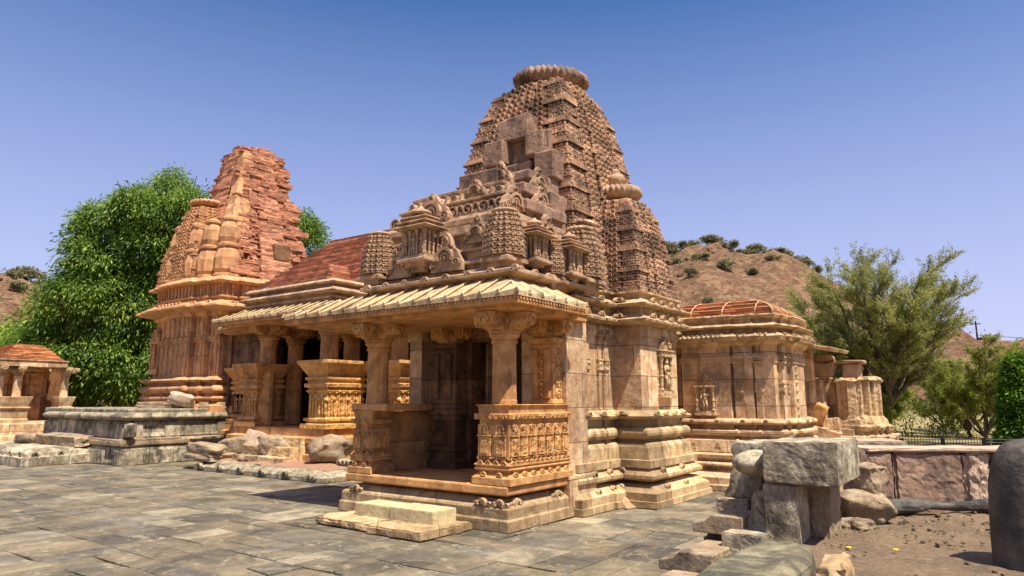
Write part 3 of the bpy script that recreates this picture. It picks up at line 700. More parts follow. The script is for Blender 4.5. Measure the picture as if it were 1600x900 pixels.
for k in range(7): p = Vector((-9.95+k*.38, 10.10, 6.0)); mb.scroll(p, (1, 0, 0), (0, -1, 0), .11, 1.5, -1 if k < 3 else 1, .08, .035); mb.obox(p+Vector((.19, 0, -.1)), (1, 0, 0), (0, -1, 0), .05, .2, .08)
for k in range(5):
    p = Vector((-7.38, 9.95+k*.42, 5.62)); mb.scroll(p, (0, 1, 0), (1, 0, 0), .16, 1.5, 1, .08, .04); mb.arch(p+Vector((0, .2, .05)), (0, 1, 0), (1, 0, 0), .07, .4, .07)
tb.build('roof_tier', 'roofstone', T, bevel=.006, extra=[(mb, 'roofstone')])
def gable_part(p, u, n, w, h, mat='roofstone'):
    mb = MB(); gable(mb, p, u, n, w, h); return mb.build('gable', mat, T)
X1, Y1 = (1, 0, 0), (0, 1, 0); NY, NX = (0, -1, 0), (1, 0, 0)
gable_part((-9.1, 9.72, 5.44), X1, NY, 1.0, .66)
gable_part((-8.08, 9.02, 4.28), X1, NY, .72, .72); gable_part((-9.25, 9.02, 4.28), X1, NY, .62, .68)
gable_part((-8.2, 9.98, 5.9), X1, NY, .5, .4); gable_part((-7.22, 9.95, 5.44), Y1, NX, .7, .55)
gable_part((-7.25, 10.85, 5.44), Y1, NX, .8, .62); gable_part((-6.58, 10.1, 4.75), Y1, NX, .6, .6)
gable_part((-7.45, 9.12, 4.75), X1, NY, .5, .5); gable_part((-6.62, 9.75, 4.7), Y1, NX, .42, .4)
aedicule(T, -8.72, 9.02, 4.32, .62, .42, 1.25, NY, 'roofstone', 1)
aedicule(T, -6.62, 9.72, 4.22, .42, .34, .95, NX, 'roofstone', 2, 2)
aedicule(T, -6.52, 10.72, 4.10, .46, .34, 1.0, NX, 'roofstone', 3, 2)
for i, (x, y, z, h, k) in enumerate(((-9.92, 9.12, 4.42, .88, .25), (-6.88, 9.18, 4.42, .86, .27), (-6.62, 10.2, 4.22, .74, .19), (-6.66, 11.35, 4.32, 1.05, .33))):
    mb = MB(); mini_spire(mb, x, y, z, h, k, i); mb.build('miniature_spire', 'roofstone', T)
# ledges running up the right side towards the tower (stepped slabs of the spur)
for i, (x0, x1, y0, y1, z0, z1) in enumerate(((-8.6, -7.1, 10.2, 11.6, 5.55, 5.75), (-8.5, -7.35, 10.45, 11.8, 6.0, 6.2), (-8.9, -7.9, 10.3, 11.8, 6.2, 6.55), (-8.35, -7.55, 10.9, 12, 6.45, 6.62))):
    mb = MB(); prof_loft(mb, rect(x0, x1, y0, y1), [(z0-.18, -.12), (z0-.02, -.1), (z0, 0), (z1, 0), (z1+.03, -.06)]); o = mb.build('spur_slab', 'plainblock', T, bevel=.015, jit=.015)
gable_part((-7.9, 10.38, 6.22), X1, NY, .55, .5); gable_part((-7.32, 11.0, 5.75), Y1, NX, .6, .5); gable_part((-7.5, 11.2, 6.2), Y1, NX, .5, .55)

# sanctum: stepped plan with a doorway inlet towards the porch
def sanctum_plan(s=1.0, hx=2.12, hy=2.45):
    return stepped(TX, TY-.05, hx, hy, [(.80, -.12), (.765, 0.0), (.565, -.10), (.53, 0.05), (.37, .68)], s)
SP = sanctum_plan()
def inlet(P_):
    out = []
    for i, p in enumerate(P_):
        out.append(p); q = P_[(i+1) % len(P_)]
        if abs(p[1]-q[1]) < 1e-6 and p[0] < -8.75 < q[0] and p[1] < TY-2:   # the foremost -Y face
            out += [(-8.75, p[1]), (-8.75, 13.4), (-7.2, 13.4), (-7.2, p[1])]
    return out
# the -Y side joins the porch, so its central projection is left out
SP = [(x, max(y, TY-.05-2.45)) if y < TY-2.3 else (x, y) for x, y in SP]
clean = []
for p in SP:
    if not clean or (abs(p[0]-clean[-1][0])+abs(p[1]-clean[-1][1]) > 1e-6): clean.append(p)
SP = clean
# remove collinear points
def simplify(P_):
    out = []
    n = len(P_)
    for i in range(n):
        a, b, c = P_[i-1], P_[i], P_[(i+1) % n]
        if abs((b[0]-a[0])*(c[1]-b[1])-(b[1]-a[1])*(c[0]-b[0])) > 1e-9: out.append(b)
    return out
SP = simplify(SP); SPI = inlet(SP)
base_prof = [(0, .50), (.12, .50), (.125, .46), (.27, .46), (.33, .36), (.40, .27), (.42, .2), (.421, .12), (.48, .12), (.485, .33), (.52, .36), (.58, .36), (.66, .24), (.70, .22), (.705, .27), (.85, .27), (.86, .20), (1.08, .18), (1.14, .15), (1.18, .09), (1.182, .04), (1.235, .04), (1.24, .10), (1.27, .15), (1.31, .18), (1.36, .185), (1.41, .17), (1.45, .13), (1.465, .09), (1.467, .02), (1.60, .02), (1.605, .05), (1.64, .2), (1.69, .22), (1.70, .19), (1.78, .06), (1.80, .03)]
mb = MB(); prof_loft(mb, SPI, base_prof, True)
wb = mb
mb = MB(); prof_loft(mb, SPI, [(1.80, 0), (3.28, 0), (3.285, .035), (3.46, .035), (3.465, .02), (3.5, .02)])
sw = mb.build('sanctum_wall', 'tan', T, bevel=.008, jit=.004)
mb = MB(); prof_loft(mb, SP, [(3.5, .0), (3.52, .1), (3.56, .26), (3.61, .27), (3.63, .23), (3.72, .08), (3.76, .05), (3.85, .05), (3.86, .12), (3.89, .26), (3.93, .27), (3.95, .23), (4.03, .08), (4.06, .03), (4.14, .03), (4.16, .12), (4.20, .12)])
sc = mb
mo = MB(); m1 = MB()
for a, b, u, n, L in edges_of(SP):
    if not visible(n) or L < .25: continue
    k = max(1, round(L/.45))
    for j in range(k):
        c = a+u*(L*(j+.5)/k)
        for zz, o_, r_ in ((3.68, .2, .07), (4.0, .2, .07)): mo.arch(c+n*o_+Vector((0, 0, zz)), u, n, r_, .45, .05); mo.obox(c+n*(o_-.02)+Vector((0, 0, zz-.02)), u, n, .26, .03, .05)
        m1.arch(c+n*.22+Vector((0, 0, 1.73)), u, n, .06, .45, .03); m1.obox(c+n*.2+Vector((0, 0, 1.70)), u, n, .22, .03, .04)
        if j % 2 == 0: m1.arch(c+n*.30+Vector((0, 0, .63)), u, n, .075, .45, .05); m1.arch(c+n*.36+Vector((0, 0, .33)), u, n, .07, .45, .07)
        mo.obox(c+Vector((0, 0, 3.77)), u, n, L/k*.5, .07, .075)
sc.build('sanctum_cornice', 'tan_carved', T, bevel=.008, jit=.006, extra=[(mo, 'tan_carved')]); wb.build('wall_base', 'base', T, bevel=.01, jit=.012, extra=[(m1, 'base')])
# pilasters on the +X face near the porch, with a carved mid band, and the niche on the projecting face
XF = TX+2.12
def wall_pilaster(parent, p, u, n, w, d, h, zb, mat='tan', band=True):
    p = Vector(p); z = Vector((0, 0, 1)); a = MB(); c = MB(); a.obox(p, u, n, w, h-.3, d)
    if band:
        c.obox(p+z*(zb-p.z), u, n, w+.03, .16, d+.02); c.arch(p+Vector(n)*(d+.02)+z*(zb+.08-p.z), u, n, w*.3, .5, .02)
        for q in (-.03, .16): c.obox(p+z*(zb+q-p.z), u, n, w+.05, .03, d+.03)
    for q, e in ((-.3, .03), (-.24, .06), (-.16, .02), (-.10, .07), (-.05, .04)): c.obox(p+z*(h+q), u, n, w+e, .055, d+e)
    return a.build('pilaster', mat, parent, bevel=.005, extra=[(c, 'tan_carved' if mat == 'tan' else mat)])
for yc, w, d in ((11.30, .20, .06), (11.62, .13, .05), (12.12, .12, .05), (12.35, .16, .07)): wall_pilaster(T, (XF, yc, 1.81), Y1, NX, w, d, 1.68, 2.62)
wall_pilaster(T, (-6.80, 11.1, 1.81), X1, NY, .16, .05, 1.68, 2.62)
def niche(parent, p, u, n, w, h, mat='tan_carved'):
    p = Vector(p); U_ = Vector(u); N_ = Vector(n); z = Vector((0, 0, 1)); mb = MB()
    mb.obox(p, u, n, w, h*.05, .12); mb.obox(p+z*h*.05, u, n, w*.9, h*.05, .09)
    for s_ in (-1, 1):
        q = p+U_*s_*w*.38+N_*.07+z*h*.1
        mb.lathe(q, [(.04, 0), (.045, .03), (.03, .05), (.03, h*.2), (.045, h*.23), (.03, h*.26), (.03, h*.45), (.045, h*.5), (.05, h*.53)], 10)
    mb.obox(p+z*h*.63, u, n, w, h*.04, .13); mb.obox(p+z*h*.67, u, n, w*.85, h*.05, .08); mb.obox(p+z*h*.72, u, n, w*1.05, h*.025, .12)
    mb.obox(p+z*h*.1, u, n, w*.95, h*.53, .015)
    mb.obox(p+z*h*.745, u, n, w*.8, h*.1, .07); mb.obox(p+z*h*.845, u, n, w*.5, h*.08, .06)
    for s_ in (-1, 1): mb.scroll(p+U_*s_*w*.24+N_*.07+z*h*.81, u, n, w*.15, 1.4, s_, .04, .03)
    mb.arch(p+N_*.06+z*h*.86, u, n, w*.2, .35, .05)
    o = mb.build('niche', mat, parent, bevel=.004)
    f = MB(); figure(f, p+N_*.06+z*h*.11, u, n, h*.5); f.build('relief_figure', mat, o, smooth=True)
    return o
niche(T, (-6.05, 13.72, 2.05), Y1, NX, .62, 1.35)
# broken corner block at the foot of the wall
mb = MB(); mb.add([(-6.45, 11.95, .002), (-6.05, 11.9, .002), (-5.95, 12.35, .002), (-6.4, 12.4, .002), (-6.4, 12.05, .30), (-6.3, 12.38, .26)], [(0, 3, 2, 1), (0, 1, 4), (1, 2, 5, 4), (2, 3, 5), (3, 0, 4, 5)])
mb.build('broken_block', 'tan', T)

# main spire
TAB = [(4.2, 2.0), (5, 1.90), (6, 1.73), (7, 1.54), (8, 1.35), (8.5, 1.24), (8.9, 1.12), (9.2, 1.0), (9.42, .88), (9.56, .76)]
def skipf(c, n):
    return n.y < -.5 and -9.3 < c.x < -7.9 and 6.3 < c.z < 7.8
mb = MB()
spire_mesh(mb, TX, TY, TAB, [(.64, -.22), (.59, .08), (.34, -.16), (.29, .18)], row=.14, motif=.18, skip=skipf, seed=4)
for k in range(2): pass
sp = mb.build('spire', 'tower', T)
# plain repair blocks and the dark cavity on the front of the tower
for i, (x0, x1, z0, z1, pr) in enumerate(((-9.05, -8.2, 7.78, 8.34, .26), (-9.36, -8.80, 7.24, 7.80, .30), (-8.24, -7.76, 7.26, 7.80, .26), (-7.88, -7.38, 6.6, 7.26, .28), (-8.8, -8.28, 7.2, 7.8, -.06), (-9.45, -8.95, 6.6, 7.22, .1), (-9.0, -8.2, 6.3, 7.2, -.04), (-8.15, -7.5, 5.9, 6.6, .26), (-7.66, -7.26, 5.35, 6.15, .34))):
    k = spire_curve(TAB, z0)*1.09; mb = MB(); mb.box(x0, x1, TY-k-pr, TY-k+.6, z0, z1, .03); mb.build('repair_block', 'plainblock', sp, bevel=.03, jit=.05)
# neck, crowning ribbed disc
mb = MB(); mb.lathe((TX+.08, TY, 9.5), [(.70, 0), (.68, .1), (.66, .26)], 32); mb.build('neck', 'plainblock', sp)
mb = MB(); amalaka(mb, (0, 0, 0), .92, .40, 34)
o = mb.build('ribbed_disc', 'plainblock', sp, loc=(0, 0, 0), smooth=True, jit=.035); o.location = Vector((TX+.10, TY, 9.62))-WLOC[sp.name]; o.rotation_euler = (R(3), R(6), 0)
mb = MB(); mb.ell((TX-.80, TY-.62, 9.42), (.17, .17, .14), 10, 6); mb.ell((TX-.62, TY-.5, 9.54), (.24, .2, .12), 10, 6); mb.build('broken_disc_lobe', 'plainblock', sp, smooth=True)
# side spire over the projecting face
UT = [(4.2, .92), (4.8, .90), (5.4, .82), (6.0, .68), (6.35, .56), (6.5, .47)]
mb = MB(); UX, UY = -7.05, TY+.12
spire_mesh(mb, UX, UY, UT, [(.60, -.09), (.55, .06), (.27, -.05), (.23, .12)], row=.115, motif=.13, seed=9, rib=.038)
us = mb.build('side_spire', 'tower', T)
mb = MB(); mb.box(-8.5, -6.6, TY-.6, TY+.8, 4.2, 5.6); mb.build('spire_core', 'tower', us)
mb = MB(); amalaka(mb, (UX, UY, 6.52), .56, .28, 28); mb.build('ribbed_disc', 'roofstone', us, smooth=True, jit=.02)
mb = MB(); mb.lathe((UX, UY, 6.80), [(.16, 0), (.18, .05), (.12, .08), (.19, .14), (.22, .24), (.18, .33), (.08, .37), (.11, .42), (.03, .5)], 16); mb.build('finial', 'roofstone', us, smooth=True)
# half spires and small spires stacked on the corner between
for i, (x, y, z, h, k) in enumerate(((-7.15, 12.15, 4.25, 1.5, .42), (-7.55, 12.3, 5.6, 1.3, .36))):
    mb = MB(); mini_spire(mb, x, y, z, h, k, 20+i, 11); mb.build('miniature_spire', 'tower', T)

# ------------------------------------------------------------------ loose stones
def rock(name, c, size, mat, label, cat='boulder', group=None, seed=0, rough=.22, boxy=.5, rotz=0, sub=4, parent=None, tilt=(0, 0)):
    """one loose stone: between a block and a boulder, with chipped and pitted faces; c = centre of its foot"""
    bm = bmesh.new(); bmesh.ops.create_cube(bm, size=2); bmesh.ops.subdivide_edges(bm, edges=bm.edges, cuts=sub*2-1, use_grid_fill=True)
    off = Vector((seed*7.31, seed*3.7, seed*1.9))
    for v in bm.verts:
        p = v.co.copy(); sph = p.normalized()*1.25; q = p*boxy+sph*(1-boxy)
        q += noise.noise_vector(p*.9+off)*rough+noise.noise_vector(p*2.6+off)*rough*.35+noise.noise_vector(p*6+off)*rough*.12
        v.co = Vector((q.x*size[0]/2, q.y*size[1]/2, q.z*size[2]/2))
    bmesh.ops.rotate(bm, verts=bm.verts, cent=(0, 0, 0), matrix=Matrix.Rotation(rotz, 3, 'Z') @ Matrix.Rotation(tilt[0], 3, 'X') @ Matrix.Rotation(tilt[1], 3, 'Y'))
    mz = min(v.co.z for v in bm.verts)
    for v in bm.verts: v.co.z -= mz
    me = bpy.data.meshes.new(name); bm.to_mesh(me); bm.free(); me.materials.append(M[mat])
    if boxy < .75: me.shade_smooth()
    o = bpy.data.objects.new(name, me); link(o, parent, c)
    return tag(o, label, cat, group) if not parent else o
def block(name, x0, x1, y0, y1, z0, z1, mat, label, cat, group=None, jit=.012, bevel=.012, rot=0, sub=0):
    c = Vector(((x0+x1)/2, (y0+y1)/2, z0)); bm = bmesh.new(); bmesh.ops.create_cube(bm, size=1)
    bmesh.ops.scale(bm, verts=bm.verts, vec=(x1-x0, y1-y0, z1-z0)); bmesh.ops.translate(bm, verts=bm.verts, vec=(0, 0, (z1-z0)/2))
    bmesh.ops.bevel(bm, geom=list(bm.edges), offset=bevel, segments=2, affect='EDGES')
    n = max(2, int(max(x1-x0, y1-y0, z1-z0)/.12)); big = [e for e in bm.edges if e.calc_length() > .1]
    bmesh.ops.subdivide_edges(bm, edges=big, cuts=min(n*2, 22), use_grid_fill=True)
    for v in bm.verts:
        w = v.co+c; v.co += noise.noise_vector(w*2.3)*jit*.8+noise.noise_vector(w*9)*jit*.5+noise.noise_vector(w*27)*jit*.35
    me = bpy.data.meshes.new(name); bm.to_mesh(me); bm.free(); me.materials.append(M[mat])
    o = bpy.data.objects.new(name, me); link(o, None, c); o.rotation_euler = (0, 0, rot); return tag(o, label, cat, group)

# entrance steps of the main porch
block('step_slab', -9.1, -8.3, 8.0, 8.52, .105, .31, 'yellowstone', 'pale yellow step block before the large porch, left one of the pair', 'step', 'pale step blocks before the porch', jit=.004, bevel=.012)
block('step_slab', -8.29, -7.35, 8.0, 8.56, .105, .315, 'yellowstone', 'pale yellow step block before the large porch, right one of the pair', 'step', 'pale step blocks before the porch', jit=.004, bevel=.012)
block('threshold_stone', -9.5, -8.22, 7.5, 8.6, 0, .115, 'base', 'flat worn stone with ragged edge under the left pale step block', 'threshold', 'worn slabs under the step blocks', jit=.04, bevel=.03)
block('threshold_stone', -8.2, -7.05, 7.43, 8.6, 0, .12, 'base', 'flat worn stone under the right pale step block, sharp front corner', 'threshold', 'worn slabs under the step blocks', jit=.022, bevel=.02)

# ------------------------------------------------------------------ the left temple with its brick tower and pillared hall
L = thing('temple', (-21, 14, 0), 'reddish temple with broken brick tower beside the leafy tree, pillared hall and brick roof', 'temple')
LX, LY = -25.45, 16.0
LP = stepped(LX, LY, 2.3, 2.3, [(.72, -.08), (.69, .16), (.40, .10), (.37, .34)])
mb = MB(); prof_loft(mb, LP, [(1.3, .3), (1.5, .42), (1.55, .45), (1.80, .45), (1.86, .30), (1.88, .22), (1.95, .22), (2.0, .32), (2.06, .35), (2.12, .32), (2.16, .2), (2.22, .2), (2.26, .3), (2.34, .36), (2.42, .36), (2.5, .3), (2.53, .16), (2.62, .16), (2.65, .3), (2.72, .36), (2.76, .3), (2.84, .06), (2.88, 0)])
mb.build('wall_base', 'pink', L, bevel=.012, jit=.02)
mb = MB(); ex = MB(); prof_loft(mb, LP, [(2.88, 0), (4.1, 0), (4.12, .04), (4.3, .04), (4.32, 0), (5.05, 0), (5.08, .06), (5.2, .1)])
for a, b, u, n, Lh in edges_of(LP):
    if not visible(n) or Lh < .3: continue
    k = max(1, round(Lh/.35))
    for j in range(k):
        c = a+u*(Lh*(j+.5)/k); ex.obox(Vector((c.x, c.y, 2.9)), u, n, .09, 1.15, .035); ex.obox(Vector((c.x, c.y, 4.34)), u, n, .13, .7, .035)
        ex.arch(Vector((c.x, c.y, 4.2)), u, n, .09, .5, .07)
mb.build('sanctum_wall', 'pink', L, bevel=.01, jit=.012, extra=[(ex, 'pinkcarve')])
niche(L, (-27.45, LY-2.42, 3.0), X1, NY, .75, 1.9, 'pinkcarve')
mb = MB(); ex = MB(); prof_loft(mb, LP, [(5.2, .1), (5.28, .5), (5.34, .62), (5.42, .6), (5.6, .2), (5.62, .12), (5.68, .12), (5.72, .2), (5.78, .2), (5.80, .05), (6.25, .05), (6.27, .3), (6.33, .34), (6.38, .3), (6.5, .1), (6.55, .05)])
for a, b, u, n, Lh in edges_of(LP):
    if not visible(n) or Lh < .25: continue
    k = max(1, round(Lh/.24))
    for j in range(k):
        c = a+u*(Lh*(j+.5)/k); q = Vector((c.x, c.y, 5.82))+n*.05
        ex.lathe(q+n*.03, [(.045, 0), (.05, .03), (.03, .06), (.045, .16), (.03, .26), (.05, .34), (.06, .4)], 7); ex.arch(Vector((c.x, c.y, 5.5))+n*.42, u, n, .08, .5, .06)
mb.build('gallery_cornice', 'pinkcarve', L, bevel=.008, jit=.01, extra=[(ex, 'pinkcarve')])
LT = [(6.5, 2.2), (7.5, 2.0), (8.5, 1.72), (9.5, 1.46), (10.5, 1.22), (11.5, 1.02), (12.15, .88), (12.35, .70)]
mb = MB(); rings = []
for i in range(60):
    z = 6.5+i*.0992; k = spire_curve(LT, z)+rnd.uniform(-.03, .015); rings.append((stepped(LX, LY, 1.9, 1.9, [(.68, -.10), (.64, .12), (.40, -.02), (.36, .22)], k/2.05), z))
mb.loft(rings)
ex = MB(); r_ = random.Random(5)
for i in range(520):    # courses of broken brick standing proud on the faces
    z = r_.uniform(6.6, 12.25); z = round(z/.1)*.1; k = spire_curve(LT, z)*.97; t_ = r_.uniform(-.85, .9)*k
    face = r_.random() < .72; w = r_.uniform(.15, .6); h = r_.choice((.05, .08, .1, .2)); w *= r_.choice((.7, 1, 1.6)); d = r_.uniform(.012, .06)*(2.2 if r_.random() < .1 else 1)
    if not face and z < 10.5 and t_ < .35*k: continue
    if face: ex.obox((LX+k*1.02, LY+t_, z), Y1, NX, w, h, d, .25)
    else: ex.obox((LX+t_, LY-k*1.02, z), X1, NY, w, h, d*.5, .25)
for i in range(26):
    a = r_.uniform(0, 6.28); ex.obox((LX+math.cos(a)*.55, LY+math.sin(a)*.55, 12.3), X1, NY, r_.uniform(.2, .45), r_.uniform(.05, .24), .2, .2)
tw = mb.build('spire', 'brick', L, jit=.05, extra=[(ex, 'brick')])
mb = MB(); rr = []   # plain corner strip of dressed stone
for i in range(20):
    z = 8.2+i*.205; k = spire_curve(LT, z); rr.append((rect(LX+k*.62, LX+k*.98+.04, LY-k*1.05-.05, LY-k*.62), z))
mb.loft(rr); mb.build('corner_strip', 'pink', tw, jit=.03)
mb = MB(); k = 1.86; mb.box(LX+k*.8, LX+k*1.12, LY-.1, LY+.62, 7.55, 8.15); mb.build('painted_opening', 'inner_shade', tw)  # solid box; its dark colour stands in for shade inside an opening
def sub_spire(parent, x, y, tab, seed, am, disc=True):
    mb = MB(); spire_mesh(mb, x, y, tab, [(.62, -.06), (.58, .06), (.27, .0), (.24, .12)], row=.14, motif=.17, seed=seed, rib=.035)
    o = mb.build('side_spire', 'pinkcarve', parent)
    if disc: mb = MB(); amalaka(mb, (x, y, tab[-1][0]+.02), am, .26, 24); mb.build('ribbed_disc', 'pink', o, smooth=True)
    return o
sub_spire(L, -26.0, 14.45, [(6.4, .95), (7.6, .88), (8.8, .74), (9.7, .52)], 31, .66)
sub_spire(L, -27.15, 14.3, [(6.45, .72), (7.0, .70), (7.8, .58), (8.15, .48)], 32, .6)
mb = MB()
for (x, y, z, s_) in ((-26.9, 13.95, 6.5, 1.), (-24.75, 14.05, 6.5, 1.0), (-23.75, 14.15, 6.5, .95), (-25.4, 13.8, 6.4, .8)):
    q = MB(); q.lathe((x, y, z), [(.42*s_, 0), (.55*s_, .1), (.55*s_, .18), (.42*s_, .22), (.50*s_, .35), (.52*s_, .8), (.44*s_, 1.1), (.36*s_, 1.2), (.46*s_, 1.26), (.46*s_, 1.34), (.34*s_, 1.4), (.40*s_, 1.6), (.36*s_, 2.0), (.24*s_, 2.25), (.3*s_, 2.3), (.3*s_, 2.38), (.12*s_, 2.5)], 20, flute=10, fa=.06)
    q.build('bulb_spire', 'pinkcarve', L, smooth=False, jit=.02)
# hall floor, walls, columns, seat-backs
mb = MB(); prof_loft(mb, rect(-22.9, -14.25, 13.9, 18.6), [(0, .25), (.5, .25), (.52, .12), (.8, .12), (.82, .2), (.95, .2), (.97, .05), (1.2, .05)]); mb.build('hall_floor', 'orange', L, bevel=.01, jit=.01)
mb = MB(); prof_loft(mb, rect(-19.9, -15.6, 12.5, 13.95), [(0, .22), (.5, .22), (.52, .1), (.8, .1), (.82, .18), (.95, .18), (.97, .03), (1.2, .03)]); mb.build('hall_floor', 'orange', L, bevel=.01, jit=.01)
mb = MB(); mb.box(-22.9, -14.3, 18.3, 18.6, 1.2, 4.6); mb.box(-23.1, -22.7, 13.9, 18.3, 1.2, 4.6); mb.box(-22.7, -20.2, 14.0, 14.3, 1.2, 4.6); mb.box(-15.2, -14.3, 16.8, 18.3, 1.2, 4.6); mb.build('hall_wall', 'inner_shade', L)  # hall walls use the same stone with shade in its colour
def seat(x0, x1, y0, y1, gold=True, flare=True):
    P_ = rect(x0, x1, y0, y1); mb = MB(); ex = MB(); F_ = .24 if flare else .06
    prof_loft(mb, P_, [(1.2, .16), (1.33, .16), (1.35, .04), (1.38, .02), (1.42, .1), (1.48, .1), (1.52, .0), (1.56, 0), (2.2, 0), (2.22, .05), (2.27, .07), (2.3, .02), (2.34, .02), (2.36, .1), (2.46, .12), (2.48, .04), (2.54, .04), (2.58, .1), (2.64, .1), (2.66, .03), (3.0, F_), (3.03, F_+.04), (3.12, F_+.04)])
    for a, b, u, n in (((x0, y0), (x1, y0), X1, NY), ((x1, y0), (x1, y1), Y1, NX)):
        Lh = math.hypot(b[0]-a[0], b[1]-a[1]); U_ = Vector(u); k = max(1, round(Lh/.28))
        for j in range(k):
            p = Vector((*a, 1.6))+U_*(Lh*(j+.5)/k); w = Lh/k
            ex.obox(p, u, n, w*.12, .55, .05); ex.arch(p+U_*w*.4+Vector((0, 0, .40)), u, n, w*.26, .35, .05); ex.obox(p+U_*w*.4, u, n, w*.2, .34, .05); ex.ell(p+U_*w*.4+Vector(n)*.05+Vector((0, 0, .42)), (.035, .035, .045), 6, 4)
            ex.obox(p+Vector((0, 0, 1.2)), u, n, w*.1, .22, .14)
        frieze(ex, a, b, 1.36, .12, .14, .07, 'arch', 1); frieze(ex, a, b, 2.18, .1, .11, .07, 'mix', 2); frieze(ex, a, b, 1.56, .07, .1, .03, 'mix', 2)
    return mb.build('seat_back', 'gold' if gold else 'orange', L, bevel=.006, extra=[(ex, 'gold' if gold else 'orange_carved')])
seat(-16.45, -15.65, 12.6, 13.9); seat(-19.75, -19.0, 12.6, 13.4, False)
seat(-15.35, -14.2, 14.0, 16.6); seat(-22.5, -19.9, 14.0, 14.5, False)
lc = column(L, -19.05, 12.95, 1.22, 3.10, .26, .62, bh=.34)
for x, y in ((-19.35, 14.2), (-16.55, 14.2), (-19.4, 15.8), (-16.4, 15.8)): inst(lc, L, (x, y, 1.22))
lc2 = column(L, -16.08, 12.95, 3.12, 1.20, .26, .62, bh=.34); inst(lc2, L, (-14.62, 14.35, 3.12)); inst(lc2, L, (-14.62, 16.2, 3.12))
mb = MB(); mb.box(-19.7, -15.55, 12.6, 14.2, 4.32, 4.62); mb.box(-22.9, -14.25, 14.2, 18.4, 4.32, 4.62); mb.build('beam', 'orange', L)
eave(L, (-20.75, -14.95, 12.0, 14.3), (-19.9, -15.5, 12.6, 14.3), 4.52, 4.82, rib=.4)
eave(L, (-23.0, -13.4, 13.45, 18.6), (-22.2, -14.2, 14.1, 18.4), 4.54, 4.86, rib=.4)
for x0, x1, y0, y1 in ((-20.0, -15.6, 12.6, 15), (-22.3, -14.3, 14.1, 18.4)):
    mb = MB(); prof_loft(mb, rect(x0, x1, y0, y1), [(4.7, -.05), (4.9, -.05), (4.92, .03), (4.98, .03), (5.0, -.06), (5.06, -.06), (5.1, .12), (5.14, .14), (5.17, .1), (5.3, -.12), (5.34, -.12), (5.36, .02), (5.41, .04), (5.44, 0), (5.5, -.08)])
    mb.build('roof_cornice', 'roofstone', L, bevel=.006, jit=.01)
def brick_pyramid(name, parent, x0, x1, y0, y1, z0, z1, step=.075, top=.25, mat='brick', jit=.02, dome=False):
    n = int((z1-z0)/step); mb = MB(); rg = []; hx = min(x1-x0, y1-y0)/2*(1-top); r_ = random.Random(int(abs(x0)*10))
    for i in range(n):
        f = (1-math.sqrt(1-(i/n*.985)**2))/(1-math.sqrt(1-.985**2)) if dome else i/n; o = -hx*f; P_ = rect(x0-o*1, x1+o*1, y0-o, y1+o); j = r_.uniform(-.012, .012)
        rg += [(offset(P_, j), z0+i*step), (offset(P_, j+.01), z0+(i+.85)*step), (offset(P_, j-.02), z0+(i+.9)*step)]
    mb.loft(rg); return mb.build(name, mat, parent, jit=jit)
brick_pyramid('brick_roof', L, -20.3, -16.3, 12.9, 16.2, 5.48, 6.32, .105, top=.50, jit=.03)
brick_pyramid('brick_roof', L, -21.6, -14.4, 13.9, 18.2, 5.5, 6.2, .1, top=.78, jit=.03)
brick_pyramid('brick_roof', L, -20.9, -15.1, 14.3, 17.9, 6.2, 7.75, .115, top=.22, jit=.03)
for i, (x0, x1, y0, z0, z1) in enumerate(((-18.7, -16.2, 12.25, 0, .95), (-18.6, -16.3, 11.95, 0, .7), (-18.5, -16.1, 11.62, 0, .45))):
    block('stair_slab', x0, x1, y0-.05, 12.42 if i == 0 else y0+.28, z0, z1, 'base', ('worn top', 'worn middle', 'worn bottom')[i]+' step before the pillared hall beside the dark rubble', 'step', 'steps of the pillared hall', jit=.02, bevel=.02)

# ------------------------------------------------------------------ rubble terrace between the temples
mb = MB(); P_ = rect(-19.6, -13.75, 11.05, 13.5)
prof_loft(mb, P_, [(0, 0), (.12, 0), (.125, -.03), (.16, -.05), (.24, -.28), (.26, -.3)]); ex = MB()
for k in range(6): p = Vector((-19.2+k*1.0, 11.02, .12)); ex.arch(p+Vector((0, .04, 0)), X1, NY, .09, .5, .09); [ex.scroll(p+Vector((.12*s_, .04, -.01)), X1, NY, .06, 1.2, s_, .07, .02) for s_ in (-1, 1)]
te = mb.build('low_terrace', 'grey', None, bevel=.015, jit=.02, extra=[(ex, 'grey')]); tag(te, 'low ruined terrace edge with small arch ornaments, red earth on top', 'terrace')
bm = bmesh.new(); bmesh.ops.create_grid(bm, x_segments=40, y_segments=20, size=1)
for v in bm.verts:
    v.co.x *= 2.65; v.co.y *= 1.0; e = max(abs(v.co.x)/2.65, abs(v.co.y)/1.0); v.co.z = .10*(1-e**4)+noise.noise(v.co*2.2)*.05+noise.noise(v.co*8)*.02
me = bpy.data.meshes.new('red_earth'); bm.to_mesh(me); bm.free(); me.materials.append(M['reddirt']); me.shade_smooth(); o = bpy.data.objects.new('red_earth', me); link(o, None, (-16.7, 12.35, .25)); tag(o, kind='structure')
mb = MB(); ex = MB(); mb.loft([(rect(-14.7, -13.6, 12.3, 12.75), .24), (rect(-14.75, -13.55, 12.25, 12.78), .30), (rect(-14.75, -13.55, 12.25, 12.78), .38), (rect(-14.65, -13.6, 12.35, 12.7), .42)])
for k in range(7): ex.arch((-14.6+k*.16, 12.25, .33), X1, NY, .07, .4, .03)
o = mb.build('carved_block', 'grey', jit=.02, bevel=.01, extra=[(ex, 'grey')]); tag(o, 'long carved frieze block lying on the terrace beside the large porch', 'carved stone'); o.location.z += .05
